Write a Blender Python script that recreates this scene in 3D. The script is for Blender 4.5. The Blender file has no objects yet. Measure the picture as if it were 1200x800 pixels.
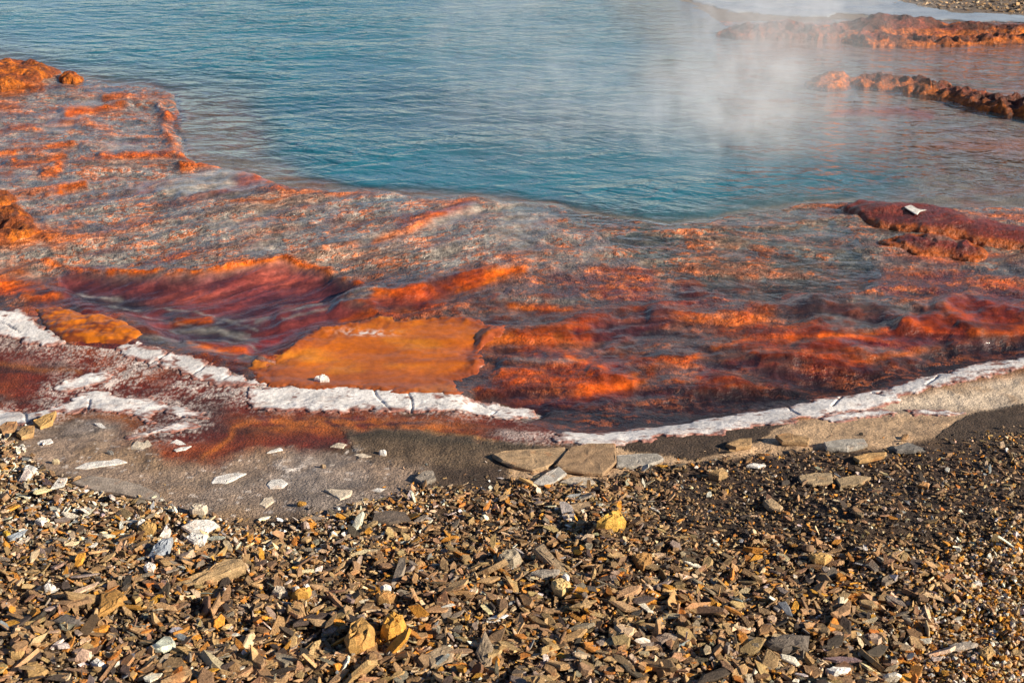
# Hot spring: a blue pool spilling over rust coloured algae terraces on to a bank of shale chips.
import bpy, math, random
import numpy as np
R = math.radians
random.seed(7); rng = np.random.default_rng(7)
sc = bpy.context.scene
COL = sc.collection

# ------------------------------------------------------------------ camera and site chart
CAM_H, PITCH, LENS, SENS = 3.0, R(24.0), 50.0, 36.0
FP = 1200 * LENS / SENS                      # focal length in chart units
CP, SP = math.cos(PITCH), math.sin(PITCH)

def sstep(a, b, x):
    t = np.clip((x - a) / (b - a), 0, 1)
    return t * t * (3 - 2 * t)

def macro(y):
    """large scale lie of the land: pool level, fall of the run-off, rise of the shale bank"""
    y = np.asarray(y, float)
    return -0.13 * sstep(8.9, 6.4, y) + 0.10 * sstep(6.3, 5.6, y) + 0.10 * sstep(5.6, 4.2, y) \
        + 0.4 * sstep(60.0, 200.0, y)

def at(u, v, lift=0.0):
    """chart reading -> place on the land (x, y, z)"""
    u = np.asarray(u, float); v = np.asarray(v, float)
    dx = (u - 600) / FP; k = (v - 400) / FP
    dy = CP - k * SP; dz = -SP - k * CP
    dz = np.minimum(dz, -1e-3)
    y = dy * CAM_H / -dz
    for _ in range(14):
        y = 0.5 * y + 0.5 * dy * (CAM_H - macro(y) - lift) / -dz
    t = y / dy
    return dx * t, y, macro(y) + lift

def chart(x, y, z=None):
    z = macro(y) if z is None else z
    d = y * CP + (CAM_H - z) * SP
    d = np.maximum(d, 0.5)
    return 600 + FP * x / d, 400 + FP * ((CAM_H - z) * CP - y * SP) / d

def Wp(poly):
    a = np.array(poly, float)
    x, y, z = at(a[:, 0], a[:, 1])
    return np.stack([x, y], 1)

# ------------------------------------------------------------------ noise and distance tools
_perm = np.random.default_rng(11).permutation(1024)
_ang = np.random.default_rng(12).uniform(0, 2 * np.pi, 1024)
_gx, _gy = np.cos(_ang), np.sin(_ang)

def perlin(x, y, seed=0):
    x = np.asarray(x, float) + seed * 17.31; y = np.asarray(y, float) - seed * 9.73
    xi = np.floor(x).astype(np.int64); yi = np.floor(y).astype(np.int64)
    xf = x - xi; yf = y - yi
    ux = xf * xf * xf * (xf * (xf * 6 - 15) + 10); uy = yf * yf * yf * (yf * (yf * 6 - 15) + 10)
    def g(ix, iy, fx, fy):
        h = _perm[(_perm[ix & 1023] + iy) & 1023]
        return _gx[h] * fx + _gy[h] * fy
    a = g(xi, yi, xf, yf); b = g(xi + 1, yi, xf - 1, yf)
    c = g(xi, yi + 1, xf, yf - 1); d = g(xi + 1, yi + 1, xf - 1, yf - 1)
    return ((a + ux * (b - a)) * (1 - uy) + (c + ux * (d - c)) * uy) * 1.5

def fbm(x, y, f=1.0, o=4, seed=0, gain=0.5):
    s = 0; a = 1.0; n = 0
    for i in range(o):
        s = s + a * perlin(x * f, y * f, seed + i); n += a
        a *= gain; f *= 2.03
    return s / n * 1.3

def ridged(x, y, f=1.0, o=3, seed=0):
    s = 0; a = 1.0; n = 0
    for i in range(o):
        s = s + a * (1 - np.abs(perlin(x * f, y * f, seed + i)) * 2); n += a
        a *= 0.5; f *= 2.1
    return s / n

def sdf(px, py, poly):
    """signed distance to a closed polygon, positive inside"""
    p = np.asarray(poly, float); n = len(p)
    d2 = np.full(px.shape, 1e18); ins = np.zeros(px.shape, bool)
    for i in range(n):
        ax, ay = p[i]; bx, by = p[(i + 1) % n]
        ex, ey = bx - ax, by - ay
        L = ex * ex + ey * ey + 1e-12
        t = np.clip(((px - ax) * ex + (py - ay) * ey) / L, 0, 1)
        d2 = np.minimum(d2, (px - ax - t * ex) ** 2 + (py - ay - t * ey) ** 2)
        c = ((ay > py) != (by > py))
        if c.any():
            xc = ax + (py - ay) / (by - ay if by != ay else 1e-9) * ex
            ins ^= c & (px < xc)
    d = np.sqrt(d2)
    return np.where(ins, d, -d)

def pline(px, py, pts):
    p = np.asarray(pts, float); d2 = np.full(px.shape, 1e18)
    for i in range(len(p) - 1):
        ax, ay = p[i]; bx, by = p[i + 1]
        ex, ey = bx - ax, by - ay
        t = np.clip(((px - ax) * ex + (py - ay) * ey) / (ex * ex + ey * ey + 1e-12), 0, 1)
        d2 = np.minimum(d2, (px - ax - t * ex) ** 2 + (py - ay - t * ey) ** 2)
    return np.sqrt(d2)

def mixc(base, col, m):
    m = np.clip(m, 0, 1)[..., None]
    return base * (1 - m) + np.array(col, float) * m

# ------------------------------------------------------------------ object helpers
def tag(o, label=None, cat=None, group=None, kind=None):
    if label: o['label'] = label
    if cat: o['category'] = cat
    if group: o['group'] = group
    if kind: o['kind'] = kind
    return o

def mesh_from(name, verts, loops, starts, mat, attrs=None, smooth=True, loc=None):
    me = bpy.data.meshes.new(name)
    verts = np.asarray(verts, np.float32)
    me.vertices.add(len(verts)); me.vertices.foreach_set('co', verts.ravel())
    loops = np.asarray(loops, np.int32); starts = np.asarray(starts, np.int32)
    me.loops.add(len(loops)); me.loops.foreach_set('vertex_index', loops)
    me.polygons.add(len(starts)); me.polygons.foreach_set('loop_start', starts)
    me.polygons.foreach_set('use_smooth', np.full(len(starts), smooth, bool))
    me.update(calc_edges=True); me.validate()
    for k, a in (attrs or {}).items():
        a = np.asarray(a, np.float32)
        if a.ndim == 2:
            at_ = me.attributes.new(k, 'FLOAT_COLOR', 'POINT')
            at_.data.foreach_set('color', np.concatenate([a, np.ones((len(a), 1), np.float32)], 1).ravel())
        else:
            at_ = me.attributes.new(k, 'FLOAT', 'POINT'); at_.data.foreach_set('value', a)
    if mat: me.materials.append(mat)
    o = bpy.data.objects.new(name, me); COL.objects.link(o)
    if loc is not None: o.location = loc
    return o

def grid_mesh(name, X, Y, Z, keep, mat, attrs=None, loc=None):
    """sheet over a (rows, cols) lattice; only quads whose corners are all kept"""
    r, c = X.shape
    idx = np.arange(r * c).reshape(r, c)
    q = keep[:-1, :-1] & keep[1:, :-1] & keep[:-1, 1:] & keep[1:, 1:]
    A, B, Cc, D = idx[:-1, :-1][q], idx[:-1, 1:][q], idx[1:, 1:][q], idx[1:, :-1][q]
    quads = np.stack([A, B, Cc, D], 1)
    used = np.zeros(r * c, bool); used[quads.ravel()] = True
    remap = np.cumsum(used) - 1
    quads = remap[quads]
    V = np.stack([X.ravel()[used], Y.ravel()[used], Z.ravel()[used]], 1)
    if loc is not None: V = V - np.array(loc)
    # make every quad face up
    a, b, d = V[quads[0][0]], V[quads[0][1]], V[quads[0][3]]
    if np.cross(b - a, d - a)[2] < 0: quads = quads[:, ::-1]
    at2 = {}
    for k, a_ in (attrs or {}).items():
        at2[k] = a_.reshape(r * c, -1)[used] if a_.ndim == 3 else a_.ravel()[used]
    return mesh_from(name, V, quads.ravel(), np.arange(len(quads)) * 4, mat, at2, True, loc)

# ------------------------------------------------------------------ materials
class NT:
    def __init__(s, name):
        s.m = bpy.data.materials.new(name); s.m.use_nodes = True
        s.t = s.m.node_tree; s.t.nodes.clear()
    def n(s, typ, **kw):
        nd = s.t.nodes.new('ShaderNode' + typ)
        for k, v in kw.items():
            if k.startswith('_'): setattr(nd, k[1:], v)
        for k, v in kw.items():
            if not k.startswith('_'):
                key = int(k[1:]) if k[0] == 'i' and k[1:].isdigit() else k.replace('__', ' ')
                if hasattr(v, 'is_linked') or hasattr(v, 'links'): s.t.links.new(v, nd.inputs[key])
                else: nd.inputs[key].default_value = v
        return nd
    def attr(s, name, out='Color'):
        return s.n('Attribute', _attribute_name=name).outputs[out]
    def math(s, op, a, b=0.0, clamp=False):
        return s.n('Math', _operation=op, _use_clamp=clamp, i0=a, i1=b).outputs[0]
    def obj(s): return s.n('TexCoord').outputs['Object']
    def geo(s): return s.n('NewGeometry').outputs['Position']
    def mapping(s, vec, scale=(1, 1, 1), rot=(0, 0, 0)):
        return s.n('Mapping', Vector=vec, Scale=scale, Rotation=rot).outputs[0]
    def drawn(s, vec, ang, sx, sy):
        return s.mapping(s.mapping(vec, (1, 1, 1), (0, 0, R(-ang))), (sx, sy, 1))
    def noise(s, vec, scale, detail=3, rough=0.5, dist=0.0):
        return s.n('TexNoise', Vector=vec, Scale=scale, Detail=detail, Roughness=rough, Distortion=dist).outputs['Fac']
    def ramp(s, fac, a, b, lo=0.0, hi=1.0):
        return s.n('MapRange', _interpolation_type='SMOOTHSTEP', Value=fac, i1=a, i2=b, i3=lo, i4=hi).outputs[0]
    def mix(s, fac, a, b, blend='MIX'):
        nd = s.n('Mix', _data_type='RGBA', _blend_type=blend)
        for k, v in ((0, fac), (6, a), (7, b)):
            if hasattr(v, 'links'): s.t.links.new(v, nd.inputs[k])
            else: nd.inputs[k].default_value = v if k == 0 else (*v, 1) if len(v) == 3 else v
        return nd.outputs[2]
    def bump(s, h, dist, strength=1.0, normal=None):
        nd = s.n('Bump', Height=h, Distance=dist, Strength=strength)
        if normal is not None: s.t.links.new(normal, nd.inputs['Normal'])
        return nd.outputs[0]
    def out(s, sh, vol=False):
        o = s.t.nodes.new('ShaderNodeOutputMaterial')
        s.t.links.new(sh, o.inputs['Volume' if vol else 'Surface']); return s.m

def vary(t, col, vec, scale, lo, hi, detail=4, rough=0.6):
    """multiply a colour by a grain of its own (weathering, mineral grain)"""
    f = t.ramp(t.noise(vec, scale, detail, rough), 0.3, 0.7, lo, hi)
    g = t.n('CombineColor', i0=f, i1=f, i2=f).outputs[0]
    return t.mix(1.0, col, g, 'MULTIPLY')

def mat_ground():
    t = NT('ground_soil'); p = t.geo()
    c = vary(t, t.attr('base'), p, 9, 0.75, 1.2)
    c = vary(t, c, p, 120, 0.55, 1.45, 3, 0.7)
    gr = t.attr('grit', 'Fac')
    h1 = t.math('MULTIPLY', t.noise(p, 85, 3, 0.65), gr)
    b = t.bump(h1, 0.05)
    b = t.bump(t.noise(p, 35, 5, 0.6), 0.012, 0.6, b)
    wet = t.attr('wet', 'Fac')
    rough = t.math('SUBTRACT', 0.85, t.math('MULTIPLY', wet, 0.45))
    return t.out(t.n('BsdfPrincipled', Base__Color=c, Roughness=rough, Normal=b, Specular__IOR__Level=0.35).outputs[0])

def mat_runoff():
    t = NT('wet_algae'); p = t.geo()
    c = t.attr('base')
    sp = t.attr('speck', 'Fac')           # how cobbly the bed is here
    film = t.attr('film', 'Fac')
    flow = t.attr('flow', 'Fac')
    def along(sc_, det, rough, dist, k=.45):
        l = t.noise(t.drawn(p, 28, k, 1.0), sc_, det, rough, dist); r = t.noise(t.drawn(p, -4, k, 1.0), sc_ * .9, det, rough, dist)
        return t.math('ADD', t.math('MULTIPLY', l, flow), t.math('MULTIPLY', r, t.math('SUBTRACT', 1.0, flow)))
    cob = along(36, 3, 0.62, 0.5, .6)
    fine = t.noise(p, 95, 2, 0.6)
    st = along(12, 4, 0.6, 0.4, .28)
    lump = t.math('ADD', t.math('MULTIPLY', cob, 0.7), t.math('MULTIPLY', fine, 0.3))
    # orange specks: raised pebbles, and painted gaps in the rippled sky reflection
    big = t.noise(p, 3.1, 3, 0.6)
    tip = t.ramp(t.math('ADD', t.math('MULTIPLY', t.math('ADD', lump, t.math('MULTIPLY', st, 0.5)), 0.6667), t.math('MULTIPLY', t.math('SUBTRACT', big, 0.5), 0.22)), 0.506, 0.556)
    tip = t.math('MULTIPLY', tip, sp)
    c = t.mix(t.math('MULTIPLY', tip, 0.8), c, t.mix(t.ramp(fine, .35, .65), (0.52, 0.115, 0.008), (0.34, 0.105, 0.05)))
    c = vary(t, c, p, 6, 0.7, 1.25, 5)
    c2 = vary(t, vary(t, c, p, 14, 0.55, 1.4, 5), p, 42, 0.55, 1.45, 3)
    c = t.mix(t.math('ADD', t.math('MULTIPLY', sp, 0.6), 0.4), c, c2)
    sv = t.ramp(st, 0.36, 0.64, 0.55, 1.38)
    c = t.mix(1.0, c, t.n('CombineColor', i0=sv, i1=sv, i2=sv).outputs[0], 'MULTIPLY')
    h = t.math('ADD', t.math('MULTIPLY', lump, t.math('ADD', t.math('MULTIPLY', sp, 0.85), 0.15)), t.math('MULTIPLY', st, 0.25))
    b = t.bump(h, 0.042, 1.0)
    rip = along(17, 3, 0.55, 0.6, .5)
    hw = t.math('ADD', t.math('MULTIPLY', h, 0.6), t.math('MULTIPLY', rip, 0.3))
    bw = t.bump(hw, 0.026, 1.0)
    cw = t.math('MULTIPLY', film, t.math('SUBTRACT', 1.0, t.math('MULTIPLY', tip, 0.85)))
    bs = t.n('BsdfPrincipled', Base__Color=c, Roughness=0.5, Normal=b, Specular__IOR__Level=0.35,
             Coat__Weight=cw, Coat__Roughness=0.07, Coat__IOR=1.9, Coat__Normal=bw)
    return t.out(bs.outputs[0])

def mat_water():
    t = NT('spring_water'); p = t.geo()
    def layer(ang, sx, sy, sc_, det, dist):
        return t.noise(t.drawn(p, ang, sx, sy), sc_, det, 0.5, dist)
    a = layer(12, 0.42, 1.0, 6.0, 3, 0.6)
    b = layer(-26, 0.42, 1.0, 10.0, 3, 0.5)
    c = layer(-8, 0.45, 1.0, 1.8, 2, 0.3)
    h = t.math('ADD', t.math('MULTIPLY', a, 0.054), t.math('MULTIPLY', b, 0.040))
    h = t.math('ADD', h, t.math('MULTIPLY', c, 0.03))
    calm = t.attr('calm', 'Fac')
    gust = t.ramp(t.noise(t.mapping(p, (.6, 1, 1)), 0.9, 3, .5), .32, .68, .45, 1.15)
    bp = t.bump(t.math('MULTIPLY', t.math('MULTIPLY', h, calm), gust), 1.0, 1.0)
    turb = t.attr('turb', 'Fac')
    body = t.n('BsdfDiffuse', Color=(0.019, 0.142, 0.205, 1), Normal=bp)
    clear = t.n('BsdfTransparent', Color=(0.80, 0.86, 0.86, 1))
    sub = t.n('MixShader', i0=turb, i1=clear.outputs[0], i2=body.outputs[0])
    dt = t.n('VectorMath', _operation='DOT_PRODUCT'); t.t.links.new(bp, dt.inputs[0]); t.t.links.new(t.n('NewGeometry').outputs['Incoming'], dt.inputs[1])
    gz = t.math('SUBTRACT', 1.0, t.math('ABSOLUTE', dt.outputs['Value']), True)
    frs = t.math('ADD', 0.03, t.math('MULTIPLY', 0.97, t.math('POWER', gz, 4.6)), True)
    gl = t.n('BsdfGlossy', Color=(1, 1, 1, 1), Roughness=0.07, Normal=bp)
    return t.out(t.n('MixShader', i0=frs, i1=sub.outputs[0], i2=gl.outputs[0]).outputs[0])

def mat_sheet(name, rough=0.7, grain=60, lo=0.75, hi=1.2, bump=0.01, bscale=40, coat=0.0, coarse=8, clo=0.85, chi=1.12):
    t = NT(name); p = t.geo()
    c = vary(t, t.attr('base'), p, coarse, clo, chi)
    c = vary(t, c, p, grain, lo, hi, 4, 0.7)
    b = t.bump(t.noise(p, bscale, 6, 0.65), bump)
    bs = t.n('BsdfPrincipled', Base__Color=c, Roughness=rough, Normal=b, Specular__IOR__Level=0.4)
    if coat:
        bs.inputs['Coat Weight'].default_value = coat; bs.inputs['Coat Roughness'].default_value = 0.12
        bs.inputs['Coat IOR'].default_value = 1.45
        bb = t.bump(t.noise(p, 22, 3, 0.5), bump * 1.2)
        t.t.links.new(bb, bs.inputs['Coat Normal'])
    return t.out(bs.outputs[0])

def mat_stone(name, from_object):
    t = NT(name)
    p = t.geo()
    c = t.n('ObjectInfo').outputs['Color'] if from_object else t.attr('base')
    c = vary(t, c, p, 28, 0.72, 1.22, 4)
    c = vary(t, c, p, 190, 0.7, 1.3, 3, 0.7)
    # thin iron stain patches
    st = t.ramp(t.noise(p, 11, 4, 0.6), 0.56, 0.72, 0, 0.45)
    c = t.mix(st, c, t.mix(1.0, c, (1.25, 0.72, 0.36), 'MULTIPLY'))
    b = t.bump(t.noise(p, 130, 4, 0.7), 0.006)
    return t.out(t.n('BsdfPrincipled', Base__Color=c, Roughness=0.72, Normal=b, Specular__IOR__Level=0.35).outputs[0])

M_ground, M_runoff, M_water = mat_ground(), mat_runoff(), mat_water()
M_crust = mat_sheet('mineral_crust', 0.8, 45, 0.8, 1.1, 0.007, 34)
M_mat = mat_sheet('algae_mat', 0.45, 40, 0.85, 1.14, 0.002, 26, 0.22, 3, 0.85, 1.12)
M_mound = mat_sheet('wet_red_algae', 0.4, 40, 0.6, 1.35, 0.02, 44, 0.15)
M_ledge = mat_sheet('iron_rock', 0.6, 34, 0.4, 1.5, 0.05, 26, 0.12, 9, 0.55, 1.3)
M_chip, M_stone = mat_stone('shale', False), mat_stone('weathered_stone', True)

# ------------------------------------------------------------------ site polygons (chart readings)
POOL = [(-400, 56), (0, 72), (40, 75), (75, 88), (100, 92), (130, 99), (180, 104), (207, 114), (210, 130), (203, 150),
        (208, 170), (216, 184), (235, 195), (262, 200), (300, 208), (330, 217), (360, 222), (400, 226), (450, 225),
        (480, 230), (520, 231), (560, 227), (600, 236), (650, 240), (680, 250), (720, 256), (780, 262), (830, 262),
        (862, 251), (900, 246), (940, 240), (990, 238), (1040, 241), (1090, 243), (1200, 246), (1500, 250), (1600, 60),
        (1250, 40), (1050, 44), (930, 46), (870, 36), (842, 26), (800, 0), (760, -40), (600, -62), (100, -62), (-400, -62)]
DEEP = [(-400, 48), (0, 58), (80, 78), (140, 90), (210, 97), (290, 108), (318, 140), (325, 175), (350, 203), (420, 216),
        (520, 221), (600, 229), (680, 243), (780, 253), (840, 248), (920, 231), (980, 228), (1040, 222), (1060, 212),
        (1040, 202), (1000, 195), (960, 186), (920, 178), (860, 168), (800, 140), (748, 95), (765, 60), (730, 20),
        (700, -50), (-400, -50)]
RUN = [(-400, 20), (1600, 20), (1600, 380), (1200, 413), (1100, 431), (1060, 448), (1000, 457), (900, 477), (800, 491),
       (700, 503), (650, 503), (610, 488), (640, 476), (590, 463), (500, 457), (400, 451), (300, 445), (270, 432),
       (180, 408), (110, 405), (72, 400), (42, 376), (0, 364), (-400, 340)]

# ------------------------------------------------------------------ the land lattice
vs = np.concatenate([np.arange(-64, 900, 1.5)])
ys_in = at(np.full(vs.shape, 600.0), vs)[1]
ys = np.concatenate([[400, 200, 110, 70, 50, 40, 33, 28, 25, 23.5], ys_in[ys_in < 23.0], [3.2, 2.9, 2.4, 1.5, 0, -3, -10, -40, -200]])
us = np.concatenate([[-60000, -20000, -8000, -4000, -2200, -1400, -900, -600, -400, -280], np.arange(-200, 1401, 1.9),
                     [1480, 1600, 1800, 2200, 2800, 3800, 6000, 12000, 30000, 60000]])
Yg = np.repeat(ys[:, None], len(us), 1)
dep = np.maximum(Yg * CP + (CAM_H - macro(Yg)) * SP, 2.5)
Xg = (us[None, :] - 600) / FP * dep
U, V = chart(Xg, Yg)
U = np.clip(np.where(Yg < 3, us[None, :], U), -1e5, 1e5)
V = np.where(Yg < 3, 900 + (3 - Yg) * 200, V)
near = (U > -420) & (U < 1620)

# chart coordinates nudged by natural irregularity
wu = U + 9 * fbm(Xg, Yg, 1.6, 4, 40) + 3 * fbm(Xg, Yg, 8, 3, 41)
wv = V + 3.2 * fbm(Xg, Yg, 2.0, 4, 42) + 1.6 * fbm(Xg, Yg, 8, 3, 43)

d_pool = sdf(wu, wv, POOL)
d_deep = sdf(wu + 10 * fbm(Xg, Yg, .8, 3, 44), wv + 6 * fbm(Xg, Yg, .8, 3, 45), DEEP)
d_run = sdf(wu, wv - 5, RUN)
n1 = fbm(Xg, Yg, 1.2, 5, 1); n2 = fbm(Xg, Yg, 4.5, 4, 2); n3 = fbm(Xg, Yg, 16, 3, 3)

SHAL = [(672, 246), (700, 268), (735, 300), (790, 330), (850, 344), (930, 346), (1000, 338), (1030, 322), (1010, 300), (1000, 280), (990, 262), (985, 244), (985, 225), (672, 225)]
d_sh = sdf(wu, wv + 5 * n2, SHAL)
# ---- relief
shore = np.where(d_pool > 0, -0.03 * (1 - np.exp(-d_pool / 9)), 0.010 * (1 - np.exp(d_pool / 5)))
relief = shore - 0.16 * sstep(15, 90, d_deep) * (d_pool > -5)
# long folds of the algae bed, bent and drawn out by the flow
ca, sa = math.cos(R(-152)), math.sin(R(-152))
wleft = sstep(760, 480, U) * sstep(205, 235, V) * sstep(420, 330, V)
qx = Xg + 0.30 * fbm(Xg, Yg, 1.0, 3, 65); qy = Yg + 0.30 * fbm(Xg, Yg, 1.0, 3, 66)
fold_l = fbm((qx * ca + qy * sa) * .8, (-qx * sa + qy * ca) * 3.2, 1.0, 3, 67, .45)
fold_r = fbm(qx * .85 + qy * .2, qy * 2.6 - qx * .3, 1.25, 3, 68, .45)
lowr0 = sstep(340, 380, V) * sstep(520, 600, U)
fold = fold_l * wleft + fold_r * (1 - wleft)
HOLLOW = [(70, 326), (200, 328), (270, 321), (340, 314), (385, 325), (420, 340), (400, 360), (440, 372), (370, 394), (335, 415),
          (300, 430), (270, 425), (200, 405), (150, 370), (80, 350)]
hm0 = sstep(-6, 10, sdf(wu, wv, HOLLOW))
in_run = sstep(0, 10, d_run) * sstep(2, -8, d_pool)
# flow coordinates: spill runs from the rim towards the lower left
ca, sa = math.cos(R(-152)), math.sin(R(-152))
fa, fb = Xg * ca + Yg * sa, -Xg * sa + Yg * ca
streak = ridged(fa * 0.9, fb * 4.5, 1.0, 4, 20)
wleft = sstep(760, 480, U) * sstep(205, 235, V) * sstep(420, 330, V)
relief += in_run * (0.011 * n2 + 0.006 * n3) * (1 - .8 * hm0)
relief += in_run * (0.028 - .004 * lowr0) * fold - 0.022 * sstep(-12, 12, d_sh) * in_run
relief += in_run * wleft * 0.030 * (streak - 0.5)
horiz = fbm(Xg * 0.45, Yg * 1.5, 3.2, 4, 22)
relief += in_run * (1 - wleft) * 0.018 * horiz

RIDGES = [  # (chart polyline, half width, rise) low swells of the algae bed
    ([(190, 226), (250, 208), (320, 204)], 11, 0.05), ([(210, 232), (290, 228), (330, 222)], 7, 0.03),
    ([(380, 300), (480, 268), (555, 238)], 9, 0.03), ([(330, 370), (430, 352), (520, 330), (610, 320)], 11, 0.06),
    ([(600, 345), (650, 352), (690, 358)], 8, 0.035), ([(560, 395), (620, 392), (690, 390)], 9, 0.04),
    ([(590, 432), (650, 432), (700, 438)], 9, 0.045), ([(690, 440), (740, 452)], 6, 0.03),
    ([(770, 372), (830, 372), (905, 362), (960, 360)], 9, 0.05), ([(780, 420), (850, 416), (920, 430)], 14, 0.04),
    ([(950, 368), (1010, 362), (1060, 380)], 10, 0.04), ([(1035, 352), (1060, 358), (1085, 366)], 6, 0.04),
    ([(1060, 388), (1110, 374), (1150, 392)], 8, 0.05), ([(1100, 362), (1140, 352), (1200, 372), (1300, 380)], 9, 0.06),
    ([(1120, 402), (1200, 388), (1300, 380)], 8, 0.04), ([(940, 412), (980, 404), (1010, 414)], 8, 0.03),
    ([(0, 180), (50, 178), (88, 168)], 5, 0.05), ([(75, 134), (110, 130), (150, 124)], 5, 0.06),
    ([(120, 118), (160, 112), (200, 114)], 3.5, 0.04), ([(125, 187), (170, 183), (215, 180), (240, 195)], 4.5, 0.05),
    ([(186, 128), (196, 140), (190, 160), (200, 174)], 5, 0.05), ([(8, 178 + 14), (40, 186), (75, 182)], 4, 0.04),
    ([(52, 206), (75, 196)], 4, 0.05), ([(52, 230), (100, 218)], 4.5, 0.045), ([(60, 146), (100, 142)], 4, 0.04),
    ([(215, 200), (262, 197)], 4, 0.05), ([(30, 348), (60, 344)], 7, 0.04), ([(205, 372), (240, 370)], 5, 0.03),
    ([(215, 398), (260, 400), (290, 405)], 6, 0.04), ([(290, 420), (312, 424)], 5, 0.03),
    ([(10, 152), (50, 150)], 4, 0.04), ([(90, 150), (130, 160)], 5, 0.03), ([(100, 176), (130, 170)], 4, 0.03),
    ([(60, 262), (120, 268)], 5, 0.03),
]
for pts, w, h in RIDGES:
    d = pline(wu, wv, pts)
    relief += 0.5 * h * np.exp(-(d / w) ** 2) * sstep(-3, 6, d_run) * sstep(6, -6, d_pool)
# terrace lip: the cobbly bed stops at a bright edge above the mauve hollow
LIP = [(-60, 318), (30, 308), (100, 321), (200, 325), (270, 318), (340, 311), (385, 322), (430, 338), (470, 330), (560, 308)]
HOLLOW = [(70, 326), (200, 328), (270, 321), (340, 314), (385, 325), (420, 340), (400, 360), (440, 372), (370, 394), (335, 415),
          (300, 430), (270, 425), (200, 405), (150, 370), (80, 350)]
d_hol = sdf(wu, wv, HOLLOW)
relief -= 0.05 * sstep(-4, 22, d_hol)
relief += 0.020 * np.exp(-(pline(wu, wv, LIP) / 6) ** 2) * sstep(580, 420, U) * sstep(20, 60, U)
# dark channel against the white shore
CH = [(560, 470), (640, 482), (700, 490), (760, 488), (850, 472), (950, 456), (1050, 438), (1120, 418), (1250, 395), (1400, 370)]
d_ch = pline(wu, wv, CH)
relief -= 0.045 * np.exp(-(d_ch / 17) ** 2)
# shale bank undulates
bank = sstep(540, 620, V)
relief += bank * (0.05 * fbm(Xg, Yg, 1.1, 3, 30) + 0.018 * fbm(Xg, Yg, 5, 3, 31)) * (V < 1200)
MATP = [(290, 436), (340, 418), (380, 392), (450, 380), (545, 376), (580, 388), (560, 405), (550, 430), (552, 462), (420, 458), (320, 450)]
msm = sstep(-4, 8, sdf(wu, wv, MATP))
relief = relief * (1 - 0.72 * msm) - 0.008 * msm
relief += (1 - bank) * sstep(-6, -20, d_run) * (0.012 * n2 + 0.004 * n3) * near
Zg = macro(Yg) + relief

def ground_z(x, y):
    """bilinear reading of the finished land surface"""
    x = np.asarray(x, float); y = np.asarray(y, float)
    yy = np.clip(y, ys[-1], ys[0])
    ri = np.interp(-yy, -ys, np.arange(len(ys)))
    r0 = np.clip(np.floor(ri).astype(int), 0, len(ys) - 2); rf = ri - r0
    d_ = np.maximum(yy * CP + (CAM_H - macro(yy)) * SP, 2.5)
    ci = np.interp(x / d_ * FP + 600, us, np.arange(len(us)))
    c0 = np.clip(np.floor(ci).astype(int), 0, len(us) - 2); cf = ci - c0
    return (Zg[r0, c0] * (1 - rf) * (1 - cf) + Zg[r0, c0 + 1] * (1 - rf) * cf
            + Zg[r0 + 1, c0] * rf * (1 - cf) + Zg[r0 + 1, c0 + 1] * rf * cf)

# ------------------------------------------------------------------ ground colours (pigments only)
MAROON = [(-400, 375), (60, 398), (180, 415), (270, 440), (300, 474), (400, 481), (600, 486), (650, 500), (680, 515), (640, 522),
          (560, 519), (500, 508), (440, 505), (420, 522), (370, 534), (310, 536), (255, 556), (190, 552), (158, 524), (140, 500),
          (90, 490), (40, 497), (0, 490), (-400, 480)]
MUD = [(30, 512), (110, 495), (160, 500), (230, 540), (330, 530), (420, 540), (500, 548), (512, 562), (490, 575), (440, 592), (390, 600),
       (250, 606), (190, 592), (120, 568), (60, 556), (20, 540)]
GRIT1 = [(400, 508), (500, 506), (560, 518), (640, 524), (670, 532), (600, 540), (580, 575), (490, 572), (488, 552), (420, 540)]
TAN = [(690, 530), (740, 522), (800, 512), (880, 500), (960, 486), (1010, 468), (1080, 456), (1200, 432), (1500, 400), (1500, 470), (1200, 476),
       (1130, 490), (1095, 514), (1040, 528), (960, 530), (860, 540), (720, 560), (640, 575), (590, 560), (600, 535)]
GRIT2 = [(720, 524), (790, 506), (930, 499), (900, 512), (870, 530), (820, 542), (770, 536)]
GRIT3 = [(1092, 516), (1120, 494), (1200, 477), (1500, 448), (1500, 530), (1150, 526)]
base = np.zeros(U.shape + (3,)) + np.array((0.085, 0.053, 0.032))
base = mixc(base, (0.055, 0.034, 0.024), sstep(700, 850, U) * sstep(660, 600, V) * sstep(500, 540, V))
base = mixc(base, (0.13, 0.085, 0.05), sstep(0.0, 0.6, n1) * 0.6)
far_bank = sstep(40, 20, V)
base = mixc(base, (0.17, 0.13, 0.10), far_bank)
base = mixc(base, (0.045, 0.045, 0.05), sstep(19, 26, Yg))
mu, mv = wu, wv
dm = sdf(mu, mv, MAROON)
mm = sstep(-7, 6, dm + 4 * n2 + 3 * n3)
spk = fbm(Xg, Yg, 60, 2, 50)
mar = np.zeros(base.shape) + np.array((0.14, 0.018, 0.009))
mar = mixc(mar, (0.23, 0.045, 0.012), sstep(-0.1, 0.5, n1 + 0.5 * n2))
mar = mixc(mar, (0.075, 0.018, 0.014), sstep(0.05, 0.4, fbm(Xg, Yg * 1.6, 2.2, 3, 51)))
fan = sstep(250, 330, U) * sstep(600, 500, U) * np.exp(-((wv - 496 - 0.03 * (U - 300)) / 11) ** 2)
fan = fan * sstep(-0.35, 0.4, fbm(Xg + 0.5 * Yg, Yg, 9, 3, 52) + 0.2)
mar = mixc(mar, (0.48, 0.125, 0.014), fan * 0.95)
mar = mixc(mar, (0.42, 0.11, 0.015), 0.9 * np.exp(-(pline(wu, wv, [(300, 492), (275, 503), (270, 515), (255, 528), (238, 540)]) / 3.5) ** 2))
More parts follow.
